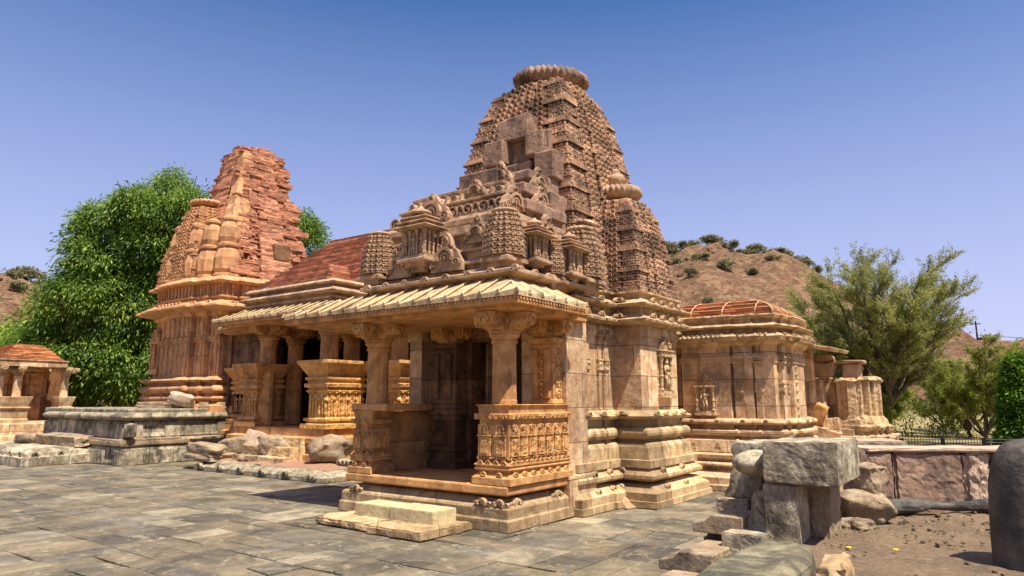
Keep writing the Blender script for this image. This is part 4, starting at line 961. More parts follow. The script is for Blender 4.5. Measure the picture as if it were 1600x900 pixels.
RB = [  # name, centre, size, mat, label, boxy, rotz, tilt, rough
    ((-17.25, 12.2, .30), (.95, .6, .55), 'rubble', 'jagged dark boulder standing in front of the hall steps, on the left', .35, .3, (.1, .2), .34),
    ((-15.05, 12.3, .30), (.95, .6, .60), 'rubble', 'jagged dark boulder on the red earth nearest the large porch', .3, 1.1, (.2, .0), .38),
    ((-18.35, 12.3, .30), (.8, .35, .62), 'capstone', 'tall pink grey slab leaning between dark boulders', .8, .5, (-.25, .3), .12),
    ((-19.15, 12.1, .28), (1.15, .6, .5), 'rubble', 'brown rounded boulder leaning beside the big ruined plinth', .5, .2, (.1, -.1), .25),
    ((-18.9, 11.7, .27), (.5, .35, .18), 'rubble', 'small pinkish stone at the foot of the leaning slab', .4, .9, (0, 0), .3),
    ((-17.9, 11.65, .27), (.45, .3, .16), 'rubble', 'small brown stone lying on the left side of the red earth', .4, .1, (0, 0), .3),
    ((-14.6, 12.9, .32), (.4, .3, .22), 'rubble', 'small tan stone tucked behind the long carved frieze block', .5, .1, (0, 0), .25)]
for i, (c, sz, m, lab, bx, rz, tl, rg) in enumerate(RB): rock('boulder', c, sz, m, lab, 'boulder', 'rubble stones on the low terrace', i+1, rg, bx, rz, 5, tilt=tl)
rock('stone_slab', (-19.5, 11.35, .24), (1.35, .6, .2), 'rubble', 'lower flat slab of the two stacked on the terrace corner', 'stone slab', 'flat slabs stacked on the terrace corner', 21, .15, .8, .05, 4)
rock('stone_slab', (-19.55, 11.4, .42), (1.45, .55, .28), 'rubble', 'upper flat slab of the two stacked on the terrace corner', 'stone slab', 'flat slabs stacked on the terrace corner', 24, .2, .65, -.05, 4, tilt=(0, .04))

# ------------------------------------------------------------------ the big ruined plinth on the left
Q = thing('ruined_plinth', (-25, 12, 0), 'long weathered grey plinth of stacked moulded courses, whitish streaks, beneath the brick tower', 'plinth')
for nm, x0, x1, y0, y1, pr, m in (
    ('stone_course', -29.0, -22.45, 10.25, 15.3, [(0, .0), (.10, .0), (.12, -.05), (.5, -.1), (.56, -.16), (.58, -.25)], 'greyjoint'),
    ('stone_course', -28.9, -22.55, 10.3, 15.2, [(.56, .0), (.60, .04), (.72, .04), (.80, -.10), (.82, -.2)], 'rubble'),
    ('stone_course', -28.8, -22.75, 10.45, 15.1, [(.80, .0), (.86, .05), (.93, .0), (.95, -.03), (1.3, -.03), (1.36, -.10)], 'greyjoint'),
    ('torus_course', -28.6, -22.7, 10.4, 15.0, [(1.36, -.05), (1.38, .04), (1.43, .09), (1.50, .09), (1.55, .04), (1.57, -.05)], 'grey'),
    ('top_slab', -29.2, -22.9, 10.6, 14.5, [(1.56, .0), (1.58, .03), (1.70, .03), (1.72, -.02)], 'grey')):
    mb = MB(); P_ = rect(x0, x1, y0, y1)
    # break long faces into separate stones with small offsets
    prof_loft(mb, P_, pr, True); ex = MB(); r_ = random.Random(int(pr[0][0]*100))
    if nm != 'top_slab':
        for a, b, u, n, Lh in edges_of(P_):
            if not visible(n): continue
            t_ = 0
            while t_ < Lh-.3:
                w = min(r_.uniform(.45, 1.0), Lh-t_); d = r_.uniform(.01, .055); c = a+u*(t_+w/2); z0 = pr[0][0]+.01; h = (pr[-1][0]-pr[0][0])*.82
                if r_.random() < .88 and nm != 'torus_course': ex.obox(Vector((c.x, c.y, z0)), u, n, w-.015, h*r_.uniform(.9, 1), d)
                t_ += w
    mb.build(nm, m, Q, bevel=.015, jit=.035, extra=[(ex, m)] if ex.v else ())
rock('loose_block', (-22.55, 10.55, .8), (.35, .3, .42), 'grey', '', seed=40, boxy=.6, parent=Q)
mb = MB(); prof_loft(mb, rect(-30, -24.4, 8.35, 10.3), [(0, 0), (.28, 0), (.30, -.05), (.42, -.08), (.5, -.22), (.52, -.3)]); ex = MB()
for a, b, u, n, Lh in edges_of(rect(-30, -24.4, 8.35, 10.3)):
    if visible(n):
        for j in range(int(Lh/.7)): c = a+u*(.35+j*.7); ex.obox(Vector((c.x, c.y, .0)), u, n, .67, .26, .03); ex.arch(Vector((c.x, c.y, .36))-n*.06, u, n, .08, .5, .06)
o = mb.build('low_plinth', 'greyjoint', bevel=.015, jit=.03, extra=[(ex, 'greyjoint')]); tag(o, 'low grey stone platform at the far left edge of the paving', 'plinth')
rock('stone_slab', (-25.9, 10.05, .5), (2.6, .7, .32), 'rubble', 'long dark slab lying tilted on the low left platform against the ruined plinth', 'stone slab', None, 33, .12, .85, .08, 5, tilt=(.08, .02))
rock('boulder', (-28.0, 9.7, .5), (.9, .5, .3), 'rubble', 'small dark stone on the low left platform beside the long dark slab', 'boulder', None, 34, .3, .5, .3, 4)
rock('boulder', (-23.9, 12.9, 1.7), (.85, .5, .42), 'capstone', 'pale pointed stone lying on top of the ruined plinth before the tower', 'boulder', None, 35, .28, .45, .7, 5, tilt=(.1, .25))
for i, (x, y, w) in enumerate(((-24.95, 12.6, 1.3), (-23.1, 13.6, .9))): rock('stone_slab', (x, y, 1.7), (w, .4, .22), 'rubble', ('dark flat slab left of the pale pointed stone on the plinth', 'dark flat slab right of the pale pointed stone on the plinth')[i], 'stone slab', 'dark slabs on top of the ruined plinth', 36+i, .14, .8, .9, 4)

# ------------------------------------------------------------------ small pavilion far left
V = thing('pavilion', (-37.4, 12.6, 0), 'small open pavilion with low orange brick roof at the left edge', 'pavilion')
mb = MB(); prof_loft(mb, rect(-39.2, -35.9, 11.1, 14.2), [(0, .3), (.45, .3), (.47, .15), (.95, .15), (1.0, .05), (1.05, .05)]); mb.build('platform', 'tan', V, bevel=.01, jit=.02)
for y0, y1 in ((11.1, 12.3), (13.55, 14.05)):
    mb = MB(); prof_loft(mb, rect(-36.7, -35.95, y0, y1), [(1.05, .04), (1.15, .04), (1.18, 0), (1.6, 0), (1.63, .08), (1.68, .08), (1.7, 0), (2.05, .1), (2.12, .12), (2.15, .12)]); mb.build('bench', 'tan', V, bevel=.01)
pc = column(V, -36.3, 13.8, 2.15, 1.35, .17, .55, mat='tan', bh=.28)
for x, y in ((-36.3, 11.9), (-36.3, 11.2), (-38.8, 13.8)): inst(pc, V, (x, y, 2.15))
p2 = column(V, -37.6, 13.0, 1.05, 2.45, .25, .45, mat='pink', bh=.25, square=True); inst(p2, V, (-37.6, 11.6, 1.05))
mb = MB(); mb.box(-39.2, -38.9, 11.2, 14.0, 1.05, 3.5); mb.box(-38.9, -36.9, 14.0, 14.15, 1.05, 3.5); mb.build('back_wall', 'pink', V)
mb = MB(); prof_loft(mb, rect(-39.2, -35.9, 11.0, 13.7), [(3.5, 0), (3.74, 0), (3.76, .05), (3.80, .05)]); mb.build('beam', 'tan', V, bevel=.01, jit=.01)
brick_pyramid('brick_roof', V, -39.1, -35.95, 11.05, 13.6, 3.8, 4.55, .06, .38, 'brickroof', .04)

# ------------------------------------------------------------------ small shrine right of the large temple
H = thing('shrine', (-6, 17.6, 0), 'small flat topped shrine with patched orange brick roof right of the large temple', 'shrine')
HP = stepped(-6.0, 17.62, 1.55, 1.38, [(.74, -.06), (.70, .09), (.42, -.02), (.38, .20)])
mb = MB(); m1 = MB(); prof_loft(mb, HP, [(0, .62), (.12, .62), (.13, .52), (.28, .52), (.36, .38), (.42, .30), (.43, .22), (.50, .22), (.52, .38), (.56, .38), (.62, .28), (.66, .26), (.68, .33), (.76, .33), (.80, .2), (.82, .22), (1.08, .19), (1.12, .12), (1.13, .06), (1.17, .06), (1.18, .12), (1.23, .19), (1.30, .19), (1.34, .12), (1.35, .04), (1.44, .04), (1.45, .18), (1.49, .2), (1.53, .18), (1.58, .02)])
for a, b, u, n, Lh in edges_of(HP):
    if not visible(n) or Lh < .2: continue
    for j in range(max(1, round(Lh/.5))):
        c = a+u*(Lh*(j+.5)/max(1, round(Lh/.5))); m1.arch(Vector((c.x, c.y, 1.50))+n*.17, u, n, .065, .45, .04); m1.arch(Vector((c.x, c.y, .47))+n*.3, u, n, .07, .45, .06)
        for q in range(3): m1.obox(Vector((c.x, c.y, .86+.06*q))+n*.19, u, n, .16-.045*q, .05, .03)
mb.build('wall_base', 'tan', H, bevel=.01, jit=.012, extra=[(m1, 'tan_carved')])
mb = MB(); m1 = MB(); prof_loft(mb, HP, [(1.56, 0), (2.85, 0), (2.86, .03), (3.02, .03), (3.03, .0), (3.25, 0), (3.27, .05), (3.34, .12)])
mb.build('shrine_wall', 'tan', H, bevel=.006, jit=.005)
for x, y, w in ((-5.23, 16.22, .2), (-4.80, 16.26, .15), (-6.95, 16.22, .18), (-7.35, 16.26, .13)): wall_pilaster(H, (x, y, 1.57), X1, NY, w, .07, 1.5, 2.2)
for y, w in ((16.62, .14), (17.0, .12)): wall_pilaster(H, (-4.42, y, 1.57), Y1, NX, w, .07, 1.5, 2.2)
niche(H, (-6.0, 16.03, 1.64), X1, NY, .52, 1.05)
for xx in (-4.36, -4.38):
    pass
mb = MB()
for zz in range(9): mb.lathe((-4.33, 17.35, 1.6+zz*.19), [(.09, 0), (.12, .03), (.12, .06), (.07, .09), (.08, .14), (.06, .19)], 10)
mb.build('turned_column', 'tan_carved', H, smooth=True)
mb = MB(); m1 = MB(); prof_loft(mb, HP, [(3.34, .1), (3.36, .25), (3.40, .26), (3.45, .28), (3.50, .22), (3.55, .12), (3.56, .06), (3.63, .06), (3.66, .2), (3.70, .24), (3.73, .2), (3.78, .05), (3.80, .03), (3.86, .03), (3.90, .1), (3.96, .12), (3.99, .1)])
for a, b, u, n, Lh in edges_of(HP):
    if not visible(n) or Lh < .15: continue
    k = max(1, int(Lh/.11))
    for j in range(k): c = a+u*(Lh*(j+.5)/k); m1.obox(Vector((c.x, c.y, 3.46))+n*.25, u, n, .045, .07, .05)
mb.build('shrine_cornice', 'tan_carved', H, bevel=.006, jit=.012, extra=[(m1, 'tan_carved')])
RX0, RX1, RY0, RY1 = -8.3, -4.38, 16.14, 19.1
rf = brick_pyramid('brick_roof', H, RX0, RX1, RY0, RY1, 3.99, 4.44, .05, .22, 'brickroof', .015, dome=True)
HR = (RY1-RY0)/2*.78; ZT = .45
def dm(f): return (1-math.sqrt(1-(f*.985)**2))/(1-math.sqrt(1-.985**2))*HR      # inset of the roof at height fraction f
FS = [i/12 for i in range(13)]
for k in range(5):
    x = -7.9+k*.78; mb = MB(); mb.tube([(x, RY0+dm(f), 4.02+ZT*f) for f in FS if dm(f) < min(x-RX0, RX1-x)+.05], .016, 6); mb.build('mortar_strip', 'mortar', rf)
for k in range(3):
    y = 16.75+k*.75; mb = MB(); mb.tube([(RX1-dm(f), y, 4.02+ZT*f) for f in FS if dm(f) < min(y-RY0, RY1-y)+.05], .016, 6); mb.build('mortar_strip', 'mortar', rf)
mb = MB(); mb.tube([(RX1-dm(f), RY0+dm(f), 4.02+ZT*f) for f in FS], .022, 6); mb.build('mortar_strip', 'mortar', rf)
for f in (.25, .5, .75):
    q = dm(f); mb = MB(); mb.tube([(RX0+q, RY0+q, 4.03+ZT*f), (RX1-q, RY0+q, 4.03+ZT*f), (RX1-q, RY1-q, 4.03+ZT*f)], .012, 6); mb.build('mortar_strip', 'mortar', rf)

# ruined wall with fallen lintels behind it
U = thing('ruined_wall', (-3.9, 20.4, 0), 'broken stone doorway with tilted lintel blocks beyond the small shrine', 'ruin')
mb = MB(); UP = stepped(-3.55, 21.0, .40, .85, [(.6, .08), (.3, .16)])
prof_loft(mb, UP, [(0, .45), (.3, .45), (.35, .33), (.5, .25), (.52, .14), (.62, .26), (.7, .26), (.78, .14), (.95, .2), (1.0, .3), (1.08, .3), (1.12, .14), (1.2, .12), (1.24, .2), (1.32, .22), (1.36, .1), (1.45, .08), (1.6, .0), (2.5, .0), (2.52, .05), (2.6, 0)])
mb.build('broken_pier', 'tan_carved', U, bevel=.01, jit=.07)
for nm, x0, x1, y0, y1, z0, z1, rz in (('wall_block', -4.55, -4.2, 19.95, 20.3, 1.5, 2.55, 0), ('lintel_block', -4.75, -3.95, 19.9, 20.4, 2.62, 3.0, .1), ('lintel_block', -4.45, -3.95, 20.0, 20.5, 3.0, 3.18, -.1), ('capital_slab', -3.85, -3.2, 20.05, 20.7, 2.95, 3.06, 0), ('capital_block', -3.75, -3.35, 20.15, 20.6, 2.6, 2.95, 0), ('wall_block', -5.0, -4.4, 20.4, 21.5, 0, 2.6, 0), ('wall_block', -4.7, -4.1, 19.4, 19.9, .2, 1.3, .3), ('wall_block', -4.3, -3.8, 19.6, 20.1, .9, 1.5, -.1), ('wall_block', -4.45, -3.85, 20.55, 21.2, 1.2, 2.62, 0), ('base_slab', -4.7, -3.35, 19.35, 20.3, 0, .95, 0), ('base_slab', -4.2, -3.5, 19.7, 20.3, .95, 1.25, .05)):
    mb = MB(); mb.box(x0, x1, y0, y1, z0, z1, .04); o = mb.build(nm, 'tan' if 'wall' in nm else 'roofstone', U, bevel=.02, jit=.03); o.rotation_euler = (0, rz, 0)
mb = MB(); mb.add([(-4.75, 18.7, 3.42), (-3.75, 18.75, 3.22), (-3.6, 20.2, 3.22), (-4.7, 20.2, 3.46), (-4.75, 18.7, 3.52), (-3.7, 18.75, 3.32), (-3.55, 20.2, 3.30), (-4.7, 20.2, 3.56)], [(3, 2, 1, 0), (4, 5, 6, 7), (0, 1, 5, 4), (1, 2, 6, 5), (2, 3, 7, 6), (3, 0, 4, 7)])
mb.build('eave_slab', 'tan', U, jit=.02, bevel=.01)
mb = MB(); mb.box(-4.8, -4.35, 19.4, 19.75, 1.3, 3.42); mb.build('door_jamb', 'tan', U, jit=.02, bevel=.015)
rock('fallen_block', (-4.35, 19.55, 1.3), (.5, .3, .55), 'orange', '', seed=50, boxy=.7, parent=U, tilt=(0, .3))

# ------------------------------------------------------------------ raised earth platform on the right with its edging stones
bm = bmesh.new(); bmesh.ops.create_grid(bm, x_segments=150, y_segments=210, size=1)
ca, sa = math.cos(R(12)), math.sin(R(12))
for v in bm.verts:
    fx = (v.co.x+1)/2; fy = (v.co.y+1)/2; x0 = -2.25+.02*fy; x = x0+fx*11; y = -4+fy*15.6
    z = .64+noise.noise(Vector((x*.5, y*.5, 0)))*.05+noise.fractal(Vector((x*2.2, y*2.2, 5)), 1, 2, 4)*.035
    if y > 8: z += noise.fractal(Vector((x*6, y*6, 2)), 1, 2, 3)*.03
    e = min(fx*11/.12, (1-fy)*15.6/.3, 1); z = z*max(e, 0)-.25*(1-max(e, 0))
    v.co = Vector((x, y, z))
me = bpy.data.meshes.new('earth_platform'); bm.to_mesh(me); bm.free(); me.materials.append(M['dirt']); me.shade_smooth(); o = bpy.data.objects.new('earth_platform', me); link(o, None, (0, 0, 0)); tag(o, kind='structure')

block('stone_block', -2.10, -1.42, 7.05, 8.15, 1.20, 1.60, 'greyblock', 'massive pale rectangular block resting across two upright supports', 'stone block', jit=.013, bevel=.012)
block('support_stone', -2.12, -1.80, 7.08, 7.5, .5, 1.19, 'greyblock', 'pale squared upright stone under the front of the massive block', 'support stone', jit=.012, bevel=.015)
block('support_stone', -2.02, -1.62, 7.55, 8.1, .5, 1.19, 'rubble', 'shadowed brown stone under the back of the massive block', 'support stone', jit=.03, bevel=.02)
def moulded(name, cx, cy, prof, w, mat, label, rot=0, cat='carved stone', group='fallen moulded stones beside the block'):
    """a length of base moulding: profile (outset, z) swept along its own length w"""
    vs = []; n = len(prof)
    for s_ in (-w/2, w/2):
        for a, b in prof: vs.append((-a, s_, b))
    fs = [tuple(range(n)), tuple(range(2*n-1, n-1, -1))]+[(i, (i+1) % n, n+(i+1) % n, n+i) for i in range(n)]
    mb = MB(); mb.add(vs, fs); z0 = min(p[1] for p in prof)
    o = mb.build(name, mat, loc=(0, 0, z0), bevel=.012, jit=.012); o.location = (cx, cy, z0); o.rotation_euler = (0, 0, rot); return tag(o, label, cat, group)
tor = lambda r, z, L_: [(-L_, z-r)]+[(r*.9*math.cos(R(a)), z+r*math.sin(R(a))) for a in range(-80, 81, 20)]+[(-L_, z+r)]
moulded('torus_stone', -2.62, 8.3, tor(.10, 1.43, .42), .75, 'greyblock', 'long rounded stone lying behind the massive block, above the shrine base')
mb = MB(); mb.ell((0, 0, 0), (.24, .30, .135), 20, 10); mb.box(0, .2, -.2, .2, -.1, .1); o = mb.build('torus_stone', 'greyblock', loc=(0, 0, -.13), smooth=True, jit=.01); o.location = (-2.27, 7.42, 1.22); tag(o, 'pale bulging rounded stone poking out left of the massive block', 'carved stone', 'fallen moulded stones beside the block')
mb = MB(); mb.ell((0, 0, 0), (.2, .24, .10), 20, 10); o = mb.build('torus_stone', 'greyblock', loc=(0, 0, -.1), smooth=True, jit=.01); o.location = (-2.25, 7.85, 1.36); tag(o, 'smaller rounded stone tucked behind the bulging one beside the massive block', 'carved stone', 'fallen moulded stones beside the block')
moulded('bell_stone', -2.26, 7.42, [(-.1, .62), (.18, .62), (.18, .74), (.09, .78), (.04, .86), (.035, 1.0), (.0, 1.08), (-.1, 1.1)], .35, 'greyblock', 'pale bell shaped moulding stone left of the squared upright support')
moulded('moulded_stone', -2.62, 8.1, [(-.3, .93), (.14, .93), (.14, 1.0), (.09, 1.05), (.07, 1.18), (.02, 1.25), (-.3, 1.25)], .6, 'greyblock', 'grey curved base stone under the long rounded stone, over the steps')
block('moulded_stone', -2.48, -2.05, 6.85, 7.5, .42, .72, 'greyblock', 'square grey footing stone directly below the bell shaped stone', 'carved stone', 'fallen moulded stones beside the block', jit=.012, bevel=.012)
block('moulded_stone', -2.80, -2.45, 7.65, 8.4, .78, .935, 'rubble', 'small square brown stone under the grey curved base stone', 'carved stone', 'fallen moulded stones beside the block')
for i, (cx, cy, z, w, lab) in enumerate(((-2.62, 7.55, .66, .85, 'brown sloping step stone, highest in the broken flight by the platform edge'), (-2.70, 6.75, .42, .7, 'brown sloping step stone in the middle of the broken flight'), (-2.62, 5.75, .34, .6, 'brown sloping step stone, lowest and nearest in the broken flight'))):
    moulded('moulded_stone', cx, cy, [(-.3, z-.02), (.24, z-.02), (.24, z+.07), (.10, z+.11), (.03, z+.17), (-.3, z+.17)], w, 'rubble', lab, rnd.uniform(-.06, .06))
for i, (x0, x1, y0, y1, z0, z1, lab) in enumerate(((-2.8, -2.3, 7.2, 8.6, 0, .62, 'dark core stone beneath the highest brown step stone'), (-2.85, -2.2, 6.3, 7.2, 0, .40, 'dark core stone beneath the middle brown step stone'), (-2.8, -2.0, 4.6, 6.28, 0, .33, 'dark core stone at the bottom by the camera, beside the mossy slab'), (-2.75, -2.25, 8.6, 11.0, 0, .7, 'dark core stone behind the long rounded stone'))):
    block('core_stone', x0, x1, y0, y1, z0, z1, 'slab', lab, 'stone block', 'dark core stones of the platform edge', jit=.03, bevel=.03)
mb = MB(); top = [(-1.80, 4.2), (-1.36, 4.2), (-1.34, 5.5), (-1.43, 5.95), (-1.60, 6.10), (-1.84, 6.02), (-1.88, 5.2)]
mb.loft([(offset(top, .03), .55), (offset(top, .035), .70), (offset(top, .02), .83), (top, .855), (offset(top, -.06), .862)]); bmx = mb.build('flat_slab', 'slab', jit=.025, bevel=.01); tag(bmx, 'flat dark mossy slab at the bottom edge before the squared support', 'stone slab')
rock('boulder', (-1.19, 5.6, .6), (.20, .5, .24), 'base', 'rough yellowish stone against the right side of the mossy slab', 'boulder', None, 61, .34, .6, .1, 6)
rock('boulder', (-1.58, 9.1, .6), (.5, .5, .30), 'rubble', 'brown angular rock at the foot of the wall end behind the massive block', 'boulder', None, 62, .34, .7, .4, 6)
rock('boulder', (-1.56, 9.45, .88), (.3, .3, .30), 'rubble', 'small brown rock piled on the angular one at the wall end', 'boulder', None, 63, .4, .6, 1, 6)
rock('boulder', (-1.52, 8.35, .6), (.25, .3, .12), 'rubble', 'low brown stone in the dirt beside the shadowed upright support', 'boulder', None, 64, .4, .6, 1, 5)
# low wall, capping, timber
WR = R(36.2)
def rotbox(name, cx, cy, L_, W_, z0, z1, mat, label, cat, group=None, **k): return block(name, cx-L_/2, cx+L_/2, cy-W_/2, cy+W_/2, z0, z1, mat, label, cat, group, rot=WR, **k)
rotbox('wall_block', -1.66, 9.95, .42, .5, .6, 1.36, 'redwall', 'narrow red brown end block of the low wall next to the massive block', 'wall', 'blocks of the low wall', jit=.03, bevel=.03)
rotbox('wall_block', -1.13, 10.34, .86, .5, .6, 1.36, 'redwall', 'dark brown wall block with slanted right edge, second from the wall end', 'wall', 'blocks of the low wall', jit=.03, bevel=.03)
rotbox('wall_block', -.63, 10.71, .32, .5, .6, 1.36, 'capstone', 'narrow broken pink stone wedged between two big wall blocks', 'wall', 'blocks of the low wall', jit=.06, bevel=.04)
rotbox('wall_block', .72, 11.70, 2.98, .5, .6, 1.36, 'redwall', 'long greyish block of the low wall running behind the black stone', 'wall', 'blocks of the low wall', jit=.03, bevel=.03)
rotbox('capping_slab', .22, 11.36, 4.9, .62, 1.355, 1.40, 'capstone', 'pale pink capping slab along the top of the low wall', 'wall cap', jit=.02, bevel=.02)
rotbox('wall_block', -2.1, 11.1, 1.5, .6, 1.0, 1.43, 'capstone', 'pale stone ledge behind the low wall, beside the ruined doorway', 'wall', jit=.015, bevel=.02)
mb = MB(); n = 30; r_ = random.Random(3); pts = []; 
for i in range(n): f = i/(n-1); pts.append(Vector((-1.75+f*3.0, 9.45+f*2.15, .70+.03*math.sin(f*5)+r_.uniform(-.006, .006))))
mb.tube(pts, [.075+.02*math.sin(i*.5)+r_.uniform(-.008, .008) for i in range(n)], 12); o = mb.build('timber_beam', 'beam', jit=.03); tag(o, 'long charred dark timber lying at the foot of the low wall', 'timber')
# small clods on the dirt
# black rounded stone pillar
mb = MB(); mb.lathe((0.03, 7.32, .55), [(.325, 0), (.335, .1), (.33, .3), (.325, .55), (.31, .78), (.285, .9), (.25, .98), (.20, 1.05), (.13, 1.10), (.05, 1.125)], 56)
o = mb.build('domed_stone', 'lingam', jit=.012, smooth=True); tag(o, 'black smooth upright stone with rounded top at the right edge', 'standing stone')
mb = MB(); mb.ell((0, 0, .05), (.17, .12, .07), 14, 8); o = mb.build('pink_stone', 'pink', loc=(0, 0, 0), smooth=True, jit=.02); o.location = (.62, 11.6, 1.44); tag(o, 'small pink stone on the wall top behind the black stone', 'boulder')
for i, (x, y, z) in enumerate(((-1.02, 7.25, .66), (-1.38, 7.1, .66))):
    mb = MB()
    for k in range(12): a = k*.5236; mb.ell((math.cos(a)*.014, math.sin(a)*.014, .008+.004*(k % 2)), (.011, .011, .006), 6, 4)
    mb.ell((0, 0, .014), (.012, .012, .008), 6, 4); o = mb.build('marigold', 'petal', loc=(0, 0, 0)); o.location = (x, y, z); tag(o, ('yellow flower head on the dirt, nearer the black stone', 'yellow flower head on the dirt, nearer the massive block')[i], 'flower', 'fallen yellow flowers')
r_ = random.Random(12); bmx = bmesh.new()
for i in range(900):
    x = r_.uniform(-1.7, 2.5); y = r_.uniform(5.2, 11.4)
    if y < 7.6 and r_.random() < .7: continue
    s_ = r_.uniform(.006, .026)*(1.6 if r_.random() < .06 else 1); m_ = Matrix.Translation((x, y, .665+noise.noise(Vector((x*.5, y*.5, 0)))*.05)) @ Matrix.Rotation(r_.random()*6, 4, 'Z') @ Matrix.Diagonal((s_, s_*r_.uniform(.6, 1), s_*.6, 1))
    bmesh.ops.create_icosphere(bmx, subdivisions=1, radius=1, matrix=m_)
me = bpy.data.meshes.new('gravel'); bmx.to_mesh(me); bmx.free(); me.materials.append(M['dirt']); o = bpy.data.objects.new('gravel', me); link(o, None, (0, 0, 0)); tag(o, kind='stuff', label='loose pebbles and clods scattered over the raised earth', cat='gravel')

# ------------------------------------------------------------------ vegetation
NP = np.random.default_rng(11)
def leaves(name, mat, pts, dirs, size, aspect, parent, droop=.3, tints=None, fold=True):
    """one leaf-shaped face per point"""
    n = len(pts); d = dirs+NP.normal(0, .45, (n, 3)); d[:, 2] -= droop; d /= np.linalg.norm(d, axis=1)[:, None]
    up = NP.normal(0, .6, (n, 3)); up[:, 2] += 1; s = np.cross(d, up); s /= np.linalg.norm(s, axis=1)[:, None]+1e-6
    L_ = size*NP.uniform(.65, 1.3, n)[:, None]; w = L_*aspect
    v = np.empty((n, 4, 3)); v[:, 0] = pts; v[:, 1] = pts+d*L_*.45+s*w*.5; v[:, 2] = pts+d*L_; v[:, 3] = pts+d*L_*.45-s*w*.5
    v[:, 2, 2] -= L_[:, 0]*.12
    t_ = (tints if tints is not None else NP.uniform(0, 1, n)); c = pts.mean(0)*0+np.array([(pts[:, 0].min()+pts[:, 0].max())/2, (pts[:, 1].min()+pts[:, 1].max())/2, pts[:, 2].min()])
    v -= c; me = bpy.data.meshes.new(name); me.vertices.add(n*4); me.vertices.foreach_set('co', v.reshape(-1).astype(np.float32))
    me.loops.add(n*4); me.loops.foreach_set('vertex_index', np.arange(n*4, dtype=np.int32)); me.polygons.add(n)
    me.polygons.foreach_set('loop_start', np.arange(0, n*4, 4, dtype=np.int32)); me.update(calc_edges=True)
    at = me.attributes.new('tint', 'FLOAT', 'POINT'); at.data.foreach_set('value', np.repeat(t_, 4).astype(np.float32))
    me.materials.append(M[mat]); o = bpy.data.objects.new(name, me); return link(o, parent, tuple(c))
def lobed_points(lobes, n_cl, per, spread, shell=.35, cut=.15):
    """cluster centres near the surface of uneven lobes, leaves radiating around each"""
    vol = np.array([a[3]*a[4]*a[5] for a in lobes])**.67; pr = vol/vol.sum(); P_ = []; D_ = []; T_ = []
    for i in range(n_cl):
        l = lobes[NP.choice(len(lobes), p=pr)]; d = NP.normal(0, 1, 3); d /= np.linalg.norm(d); r = (1-shell*NP.random()**1.5)
        if NP.random() < .15: r *= NP.uniform(.4, 1)
        c = np.array(l[:3])+d*r*np.array(l[3:6]); nv = noise.noise(Vector(c*.55)); c += d*nv*.9
        if noise.noise(Vector(c*.62+5)) > .5-cut: continue
        inside = any((((c-np.array(m[:3]))/np.array(m[3:6]))**2).sum() < .45 for m in lobes if m is not l)
        if inside and NP.random() < .6: continue
        k = per; q = NP.normal(0, spread, (k, 3)); q[:, 2] *= .5; q[:, 2] -= .25*(q[:, 0]**2+q[:, 1]**2)/max(spread, .1); P_.append(c+q); dd = q/(np.linalg.norm(q, axis=1)[:, None]+1e-6)*.8+d*.5; D_.append(dd)
        base = NP.uniform(.1, .9); T_.append(np.clip(base+NP.normal(0, .22, k), 0, 1))
    return np.concatenate(P_), np.concatenate(D_), np.concatenate(T_)
def trunk_mesh(base, tips, r0, seed=0, fork=.35):
    mb = MB(); r_ = random.Random(seed); b = Vector(base)
    for i, t_ in enumerate(tips):
        t_ = Vector(t_); f = b.lerp(t_, fork); f.x = b.x+(f.x-b.x)*.35; f.y = b.y+(f.y-b.y)*.35; f.z = b.z+(t_.z-b.z)*(fork*r_.uniform(.7, 1.1)); pts = [b-Vector((0, 0, .3)), b+(f-b)*.5, f]
        m_ = 5
        for k in range(1, m_+1): q = f.lerp(t_, k/m_); q += Vector((r_.uniform(-1, 1), r_.uniform(-1, 1), r_.uniform(-.4, .6)))*(t_-f).length*.05*(k < m_); pts.append(q)
        rad = [r0*1.15, r0*.9, r0*.62]+[r0*.62*(1-k/m_)**.9+.02 for k in range(1, m_+1)]
        mb.tube(pts, rad, 9)
        for j in range(6):
            k = r_.randint(3, len(pts)-2); o = pts[k]; e = o+(t_-b).normalized()*r_.uniform(.5, 1.2)*1.2+Vector((r_.uniform(-1, 1), r_.uniform(-1, 1), r_.uniform(0, .9)))*(t_-b).length*.16
            mid = o.lerp(e, .5)+Vector((0, 0, .15)); mb.tube([o, mid, e], [rad[k]*.5, rad[k]*.32, .015], 6)
    return mb
# big leafy tree behind the left temple
T1 = thing('leafy_tree', (-39.5, 19.5, -.3), 'big dense green tree with drooping leaves behind the brick tower', 'tree')
lob = [(-37.5, 19.4, 12.5, 2.7, 2.43, 2.48), (-38.6, 17.4, 12.2, 2.1, 1.89, 1.93), (-40.2, 16.6, 10.1, 2.6, 2.34, 2.39), (-38.9, 18.8, 10.1, 3.0, 2.7, 2.76), (-40.6, 15.6, 7.5, 2.2, 1.98, 2.02), (-39.8, 17.6, 7.1, 3.2, 2.88, 2.94), (-41.2, 15.8, 4.7, 3.0, 2.7, 2.76), (-39.8, 18.2, 4.3, 3.4, 3.06, 3.13), (-43.0, 14.4, 4.7, 2.0, 1.8, 1.84), (-38.4, 21.6, 10.9, 3.0, 2.7, 2.76), (-36.8, 27.4, 12.6, 2.0, 1.8, 1.84), (-39.5, 21.5, 7.5, 3.2, 2.88, 2.94), (-41.6, 14.5, 3.2, 2.0, 1.8, 1.84), (-39.9, 19.6, 2.9, 2.6, 2.34, 2.39), (-39.1, 19.2, 14.0, 1.6, 1.44, 1.47), (-40.5, 16.1, 11.8, 1.4, 1.26, 1.29)]
lob = [(a, b, c, d_*.86, e*.86, f*.84) for a, b, c, d_, e, f in lob]
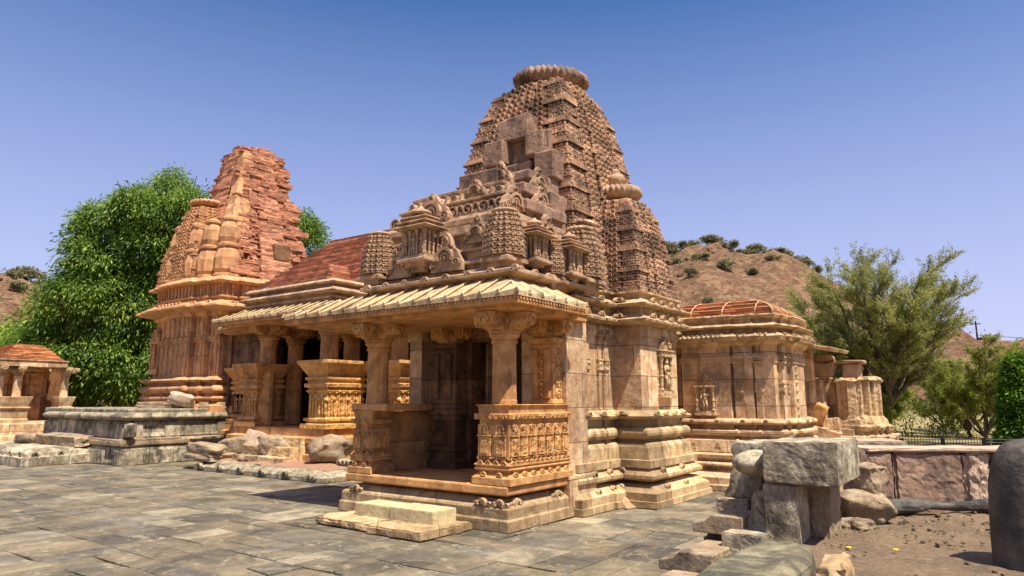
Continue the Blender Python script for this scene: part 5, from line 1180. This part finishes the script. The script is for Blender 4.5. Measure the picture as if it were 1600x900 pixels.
p, d, t_ = lobed_points(lob, 4600, 74, .36, cut=.34, shell=.35)
trunk_mesh((-39.5, 19.5, -.2), [(l[0], l[1], l[2]+.4*l[5]) for l in lob[:12]], .55, 3, .25).build('trunk', 'bark', T1)
leaves('crown', 'mango', p, d, .24, .30, T1, .45, t_)
# lighter bush tree at the far left
T2 = thing('leafy_tree', (-47, 16, -.3), 'lighter green low tree at the left edge behind the pavilion', 'tree')
lob = [(-46.5, 15.5, 4.3, 3.2, 2.6, 2.4), (-49.5, 13.5, 3.8, 3.0, 2.8, 2.6), (-44.2, 17.2, 3.4, 2.4, 2.4, 2.2), (-51.5, 11.5, 3.0, 2.6, 2.5, 2.2)]
p, d, t_ = lobed_points(lob, 2600, 26, .30, cut=.1); trunk_mesh((-47, 16, -.2), [(l[0], l[1], l[2]) for l in lob], .3, 4).build('trunk', 'bark', T2); leaves('crown', 'mango', p, d, .25, .34, T2, .35, np.clip(t_+.25, 0, 1))
# far green behind the dark gap between tree foot and hall
def fan_tree(name, base, height, spread, label, mat, seed, nb=9, n_leaf=26000, size=.14, lean=(0, 0), r0=.22, wisp=.32, up=.72, group=None, cat='tree', asp=.28, z0=.22):
    """open tree: limbs fanning up from a low fork, twigs carrying fine leaf sprays"""
    r_ = random.Random(seed); root = thing(name, base, label, cat, group); mb = MB(); b = Vector(base); pts = []; dirs = []
    fork = b+Vector((lean[0]*.15, lean[1]*.15, height*z0)); mb.tube([b-Vector((0, 0, .4)), b+(fork-b)*.5+Vector((.08, 0, 0)), fork], [r0*1.25, r0, r0*.85], 10)
    for i in range(nb):
        a = 2*math.pi*i/nb+r_.uniform(-.3, .3); el = r_.uniform(.15, 1); hr = spread*(1-el*.72)*r_.uniform(.8, 1.15); tip = b+Vector((math.cos(a)*hr+lean[0], math.sin(a)*hr+lean[1], height*(.52+.48*el)*r_.uniform(.93, 1.05)))
        P_ = [fork]; m_ = 7
        for k in range(1, m_+1):
            f = k/m_; q = fork.lerp(tip, f); q.z += math.sin(f*math.pi)*height*.05*(up-.4); q += Vector((r_.uniform(-1, 1), r_.uniform(-1, 1), r_.uniform(-.5, .5)))*height*.018; P_.append(q)
        rad = [r0*.55*(1-k/(m_+.6))+.012 for k in range(m_+1)]; mb.tube(P_, rad, 7)
        for j in range(15):
            k = r_.randint(2, m_); o = P_[k]; ln = height*r_.uniform(.10, .24)*(1.15-.3*k/m_); dr = (tip-fork).normalized()*.6+Vector((math.cos(a+r_.uniform(-1.5, 1.5)), math.sin(a+r_.uniform(-1.5, 1.5)), r_.uniform(.1, 1.1)*up)); dr.normalize(); e = o+dr*ln; mid = o.lerp(e, .5)+Vector((0, 0, ln*.08))
            mb.tube([o, mid, e], [rad[k]*.45+.006, rad[k]*.3+.005, .006], 5)
            for q in range(9):
                f = r_.uniform(.25, 1); s0 = o.lerp(mid, f*2) if f < .5 else mid.lerp(e, f*2-1); dd = (dr+Vector((r_.uniform(-.8, .8), r_.uniform(-.8, .8), r_.uniform(-.35, .7)))).normalized(); l2 = height*wisp*.3*r_.uniform(.4, 1); s1 = s0+dd*l2
                pts.append((s0, s1))
    mb.build('trunk', 'bark', root)
    seg = np.array([(*a, *c) for a, c in pts]); per = max(4, int(n_leaf/len(seg))); f = NP.random((len(seg), per, 1)); s0 = seg[:, None, :3]; s1 = seg[:, None, 3:]
    P_ = (s0+(s1-s0)*f).reshape(-1, 3); P_ = P_+NP.normal(0, size*.45, P_.shape); D_ = np.repeat(s1-s0, per, axis=1).reshape(-1, 3); D_ /= np.linalg.norm(D_, axis=1)[:, None]
    tt = np.clip(np.repeat(NP.uniform(.1, .9, (len(seg), 1)), per, axis=1).reshape(-1)+NP.normal(0, .15, len(P_)), 0, 1)
    leaves('crown', mat, P_, D_, size, asp, root, .05, tt); return root
fan_tree('acacia_tree', (-5.9, 41.3, -.5), 9.6, 4.8, 'tall airy olive green tree with dark forked trunk right of the shrine', 'acacia', 5, 22, 150000, .14, (.3, .3), .30, z0=.18)
fan_tree('acacia_tree', (-10.2, 43, -.5), 7.6, 5.0, 'spreading olive green tree directly behind the small shrine roof', 'acacia', 6, 18, 120000, .14, (0, 0), .24, up=.5, z0=.15)
fan_tree('acacia_tree', (-16.5, 52, -.5), 9.0, 5.0, 'lower olive tree between the small shrine and the rocky hill', 'acacia', 7, 16, 90000, .16, (0, 0), .22, up=.5)
for i, (x, y, h, sp, lab, m) in enumerate(((-1.6, 45, 5.4, 3.4, 'yellow green thorn tree behind the fence, left of the tall narrow tree', 'bushleaf'), (-4.6, 60, 4.4, 3.0, 'small grey green tree standing alone beyond the fence', 'acacia'), (-7.4, 50, 4.4, 2.6, 'bright bush right behind the forked dark trunk', 'bushleaf'), (1.6, 52, 5.2, 3.2, 'yellow green thorn tree at the right edge behind the tall narrow tree', 'bushleaf'), (-2.8, 54, 5.0, 3.0, 'broad yellow green thorn tree in the middle beyond the fence', 'bushleaf'), (-8.8, 42, 3.8, 2.2, 'dark bush beside the ruined doorway under the big trees', 'acacia'), (-6.6, 40.5, 2.4, 1.8, 'low green bush at the foot of the forked trunk', 'bushleaf'))):
    fan_tree('thorn_tree', (x, y, -.6), h, sp, lab, m, 30+i, 12, 38000, .15, (0, 0), .1, up=.45, group='thorn trees beyond the fence', z0=.12)
lob = [(-9.6, 52, 1.2, 3, 1.5, 1.5), (-5.5, 55, .9, 3, 1.5, 1.3), (-1.2, 58, .8, 3.5, 1.5, 1.2), (3.6, 58, 1.1, 3, 1.5, 1.5), (-13.5, 50, 1.4, 3, 1.5, 1.7)]
p, d, t_ = lobed_points(lob, 520, 30, .35); o = leaves('undergrowth', 'bushleaf', p, d, .22, .4, None, 0, np.clip(t_-.1, 0, 1)); tag(o, 'low mixed undergrowth beyond the fence', 'undergrowth', kind='stuff')
# narrow conifer-like tree at the right edge
T3 = thing('columnar_tree', (.05, 37.5, -.5), 'tall narrow bright green tree at the right edge behind the fence', 'tree')
n = 900; hh = NP.random(n)**1.15; ang = NP.uniform(0, 6.283, n); rr = (.88*(1-hh)**.62+.05)*NP.uniform(.72, 1.08, n); cc = np.stack([.05+rr*np.cos(ang), 37.5+rr*np.sin(ang), -.3+hh*4.1], 1)
P_ = (cc[:, None, :]+NP.normal(0, .12, (n, 26, 3))).reshape(-1, 3); D_ = np.repeat(np.stack([np.cos(ang)*.7, np.sin(ang)*.7, np.full(n, .5)], 1)[:, None, :], 26, 1).reshape(-1, 3)
tt = np.clip(np.repeat(NP.uniform(0, .9, n), 26)+NP.normal(0, .15, n*26), 0, 1); mb = MB(); mb.tube([(.05, 37.5, -.7), (.05, 37.5, 1.5), (.05, 37.5, 3.3)], [.12, .08, .02], 8); mb.build('trunk', 'bark', T3); leaves('crown', 'conifer', P_, D_, .22, .35, T3, .25, tt)
# shrubs on the hills: one small mesh per kind, copied
def shrub_proto(seed, s):
    NPs = [(0, 0, s*.5, s, s*.8, s*.62), (s*.6, .2*s, s*.35, s*.6, s*.5, s*.45), (-s*.55, -.1*s, s*.4, s*.55, s*.5, s*.5)]
    p, d, t_ = lobed_points(NPs, 90, 22, s*.16); o = leaves('hill_shrub', 'hillbush', p, d, s*.28, .5, None, 0, t_); return o
SH = [(1034, 'round', 229, 2.6), (1052, '', 232, 2.2), (1068, '', 236, 1.8), (1078, '', 238, 1.6), (1090, '', 240, 1.7), (1120, '', 243, 2.2), (1128, '', 243, 1.6), (1150, '', 236, 1.6), (1165, '', 240, 1.3), (1180, '', 238, 1.6), (1192, '', 240, 1.9), (1205, '', 240, 1.4), (1222, '', 238, 1.6), (1238, '', 241, 1.7), (1256, '', 241, 2.0), (1270, '', 238, 1.5), (1285, '', 240, 1.3), (1100, '', 200, 1.5), (1062, '', 205, 1.7), (1140, '', 190, 1.4), (1085, '', 180, 1.2), (1180, '', 195, 1.4), (1045, '', 170, 1.2), (1110, '', 165, 1.1), (1215, '', 205, 1.3), (33, '', 242, 2.4), (18, '', 200, 1.5), (60, '', 215, 1.5), (8, '', 225, 1.3), (78, '', 235, 1.6)]
words = ['biggest round shrub on the hill crest against the tower', 'second crest shrub from the tower', 'third crest shrub from the tower', 'fourth crest shrub from the tower', 'fifth crest shrub, just left of the peak', 'dark shrub exactly on the hill peak', 'shrub just right of the hill peak', 'shrub a little below the peak on its right', 'small shrub on the right slope of the crest', 'crest shrub partway down the right ridge', 'fuller crest shrub midway down the right ridge', 'small crest shrub midway down the right ridge', 'shrub on the ridge above the olive trees', 'dark ridge shrub above the olive trees', 'tallest ridge shrub near the tall airy tree', 'ridge shrub just before the tall airy tree', 'last small ridge shrub beside the tall airy tree', 'shrub on the slope directly below the peak', 'shrub on the slope near the tower, upper', 'shrub on the middle slope right of the peak', 'shrub low on the slope left of the peak', 'shrub on the slope above the olive trees', 'shrub low on the slope beside the tower', 'lowest shrub under the peak above the brick roof', 'shrub on the right slope under the ridge', 'dark lone tree-like shrub on the left hill skyline', 'shrub on the left hillside below the skyline', 'shrub on the left hillside near the leafy tree', 'small shrub at the very left of the left hill', 'shrub on the left skyline beside the leafy tree']
pro = None
for i, ((u, _, dist, s_), lab) in enumerate(zip(SH, words)):
    az = math.atan((u-800)/1067)-R(36.2); x = dist*math.sin(az); y = dist*math.cos(az); z = terrain(x, y)-.3
    if pro is None: o = pro = shrub_proto(1, 1.0)
    else: o = pro.copy(); COL.objects.link(o)
    o.location = (x, y, z); o.scale = (s_*1.35, s_*1.35, s_*(.95+.35*(i % 3 == 1))); o.rotation_euler = (0, 0, i*1.3); tag(o, lab, 'shrub', 'scattered shrubs on the hills')
PP = []; DD = []; r_ = random.Random(77); bmh = bmesh.new()
for i in range(1500):
    az = r_.uniform(.14, .75) if r_.random() < .75 else r_.uniform(-.72, -.5); dist = r_.uniform(120, 246); x = dist*math.sin(az-R(36.2)); y = dist*math.cos(az-R(36.2)); z = terrain(x, y)
    if noise.noise(Vector((x*.03, y*.03, 1))) < -.12: continue
    if r_.random() < .5:
        s_ = r_.uniform(.3, .9); q = NP.normal(0, s_*.5, (26, 3)); q[:, 2] = np.abs(q[:, 2]); PP.append(q+np.array([x, y, z])); DD.append(q/(np.linalg.norm(q, axis=1)[:, None]+1e-6))
    else:
        s_ = r_.uniform(.2, .8)*(1.8 if r_.random() < .12 else 1); bmesh.ops.create_icosphere(bmh, subdivisions=1, radius=1, matrix=Matrix.Translation((x, y, z)) @ Matrix.Rotation(r_.random()*6, 4, 'Z') @ Matrix.Diagonal((s_*1.3, s_, s_*.8, 1)))
o = leaves('hill_scrub', 'hillbush', np.concatenate(PP), np.concatenate(DD), .5, .5, None, 0); tag(o, 'sparse dry scrub dotted over the rocky hillsides', 'scrub', kind='stuff')
for v in bmh.verts: v.co += noise.noise_vector(v.co*1.7)*.25
me = bpy.data.meshes.new('hill_rocks'); bmh.to_mesh(me); bmh.free(); me.materials.append(M['hill']); o = bpy.data.objects.new('hill_rocks', me); link(o, None, (0, 0, 0)); tag(o, 'loose rocks scattered over the hillsides', 'rocks', kind='stuff')
# fence
F_ = thing('railing', (-1.8, 33, -.6), 'low dark iron railing fence in front of the thorn trees', 'fence')
A = Vector((-5.2, 30.6, 0)); B = Vector((3.4, 36.6, 0)); Lf = (B-A).length; u = (B-A)/Lf
for z in (-.25, .33, .45):
    mb = MB(); mb.tube([A+Vector((0, 0, z)), B+Vector((0, 0, z))], .022, 6); mb.build('rail', 'iron', F_)
fp = None; fb = None
for k in range(int(Lf/1.6)+1):
    p = A+u*k*1.6
    if fp is None: mb = MB(); mb.box(-.07, .07, -.07, .07, -.9, .5); fp = mb.build('post', 'iron', None, loc=(0, 0, 0)); fp.parent = F_; fp.location = p-WLOC[F_.name]
    else: c = fp.copy(); COL.objects.link(c); c.location = p-WLOC[F_.name]
    if k == 0: continue
for k in range(90):
    p = A+u*(k*Lf/90)
    if fb is None: mb = MB(); mb.tube([(0, 0, -.3), (0, 0, .5)], .011, 5); mb.lathe((0, 0, .5), [(.02, 0), (.012, .05), (.003, .1)], 5); fb = mb.build('bar', 'iron', None, loc=(0, 0, 0)); fb.parent = F_; fb.location = p-WLOC[F_.name]
    else: c = fb.copy(); COL.objects.link(c); c.location = p-WLOC[F_.name]
# pole with a wire on the far ridge
PL = thing('utility_pole', (-3.5, 96, 5), 'thin pole with wire on the low orange ridge at the right', 'pole')
az = math.atan((1528-800)/1067)-R(36.2); x = 98*math.sin(az); y = 98*math.cos(az); z = terrain(x, y); PL.location = (x, y, z); WLOC[PL.name] = Vector((x, y, z))
mb = MB(); mb.tube([(x, y, z-.5), (x, y, z+3.3)], [.12, .08], 8); mb.build('shaft', 'iron', PL); mb = MB(); mb.tube([(x, y, z+1.6), (x+8, y+7, z+1.1), (x+18, y+16, z+1.6)], .03, 5); mb.build('wire', 'iron', PL); mb = MB(); mb.box(x-.5, x+.5, y-.05, y+.05, z+2.9, z+3.0); mb.build('crossarm', 'iron', PL)
# two birds
def bird(loc, rot, mat, label, s=1.0):
    mb = MB(); prof = [(.004, -.17), (.018, -.15), (.022, -.1), (.045, -.06), (.06, 0), (.055, .05), (.035, .08), (.022, .095)]
    vs = []; n = 12
    for r, x in prof:
        for i in range(n): a = 2*math.pi*i/n; vs.append((x, r*math.cos(a)*.9, .09+r*math.sin(a)+x*.25))
    fs = [(k*n+i, k*n+(i+1) % n, (k+1)*n+(i+1) % n, (k+1)*n+i) for k in range(len(prof)-1) for i in range(n)]; fs += [tuple(range(n-1, -1, -1)), tuple((len(prof)-1)*n+i for i in range(n))]; mb.add(vs, fs)
    mb.ell((.10, 0, .145), (.034, .028, .03), 10, 6); mb.add([(.128, -.008, .148), (.128, .008, .148), (.128, 0, .136), (.152, 0, .138)], [(0, 1, 3), (1, 2, 3), (2, 0, 3), (0, 2, 1)])
    for s_ in (-1, 1): mb.tube([(.01, s_*.02, .05), (.012, s_*.02, .0)], .005, 5); mb.tube([(.0, s_*.02, .002), (.035, s_*.02, .002)], .004, 4)
    mb.v = [(a*s, b*s, c*s) for a, b, c in mb.v]; o = mb.build('bird', mat, None, loc=(0, 0, 0), smooth=True); o.location = loc; o.rotation_euler = (0, 0, rot); return tag(o, label, 'bird')
bird((-19.2, 12.75, 5.34), .4, 'feather', 'grey pigeon perched on the pale cornice of the pillared hall', 1.3)
bird((-25.9, 15.4, 12.42), 2.6, 'darkfeather', 'small dark bird perched on the broken brick tower top', 1.2)
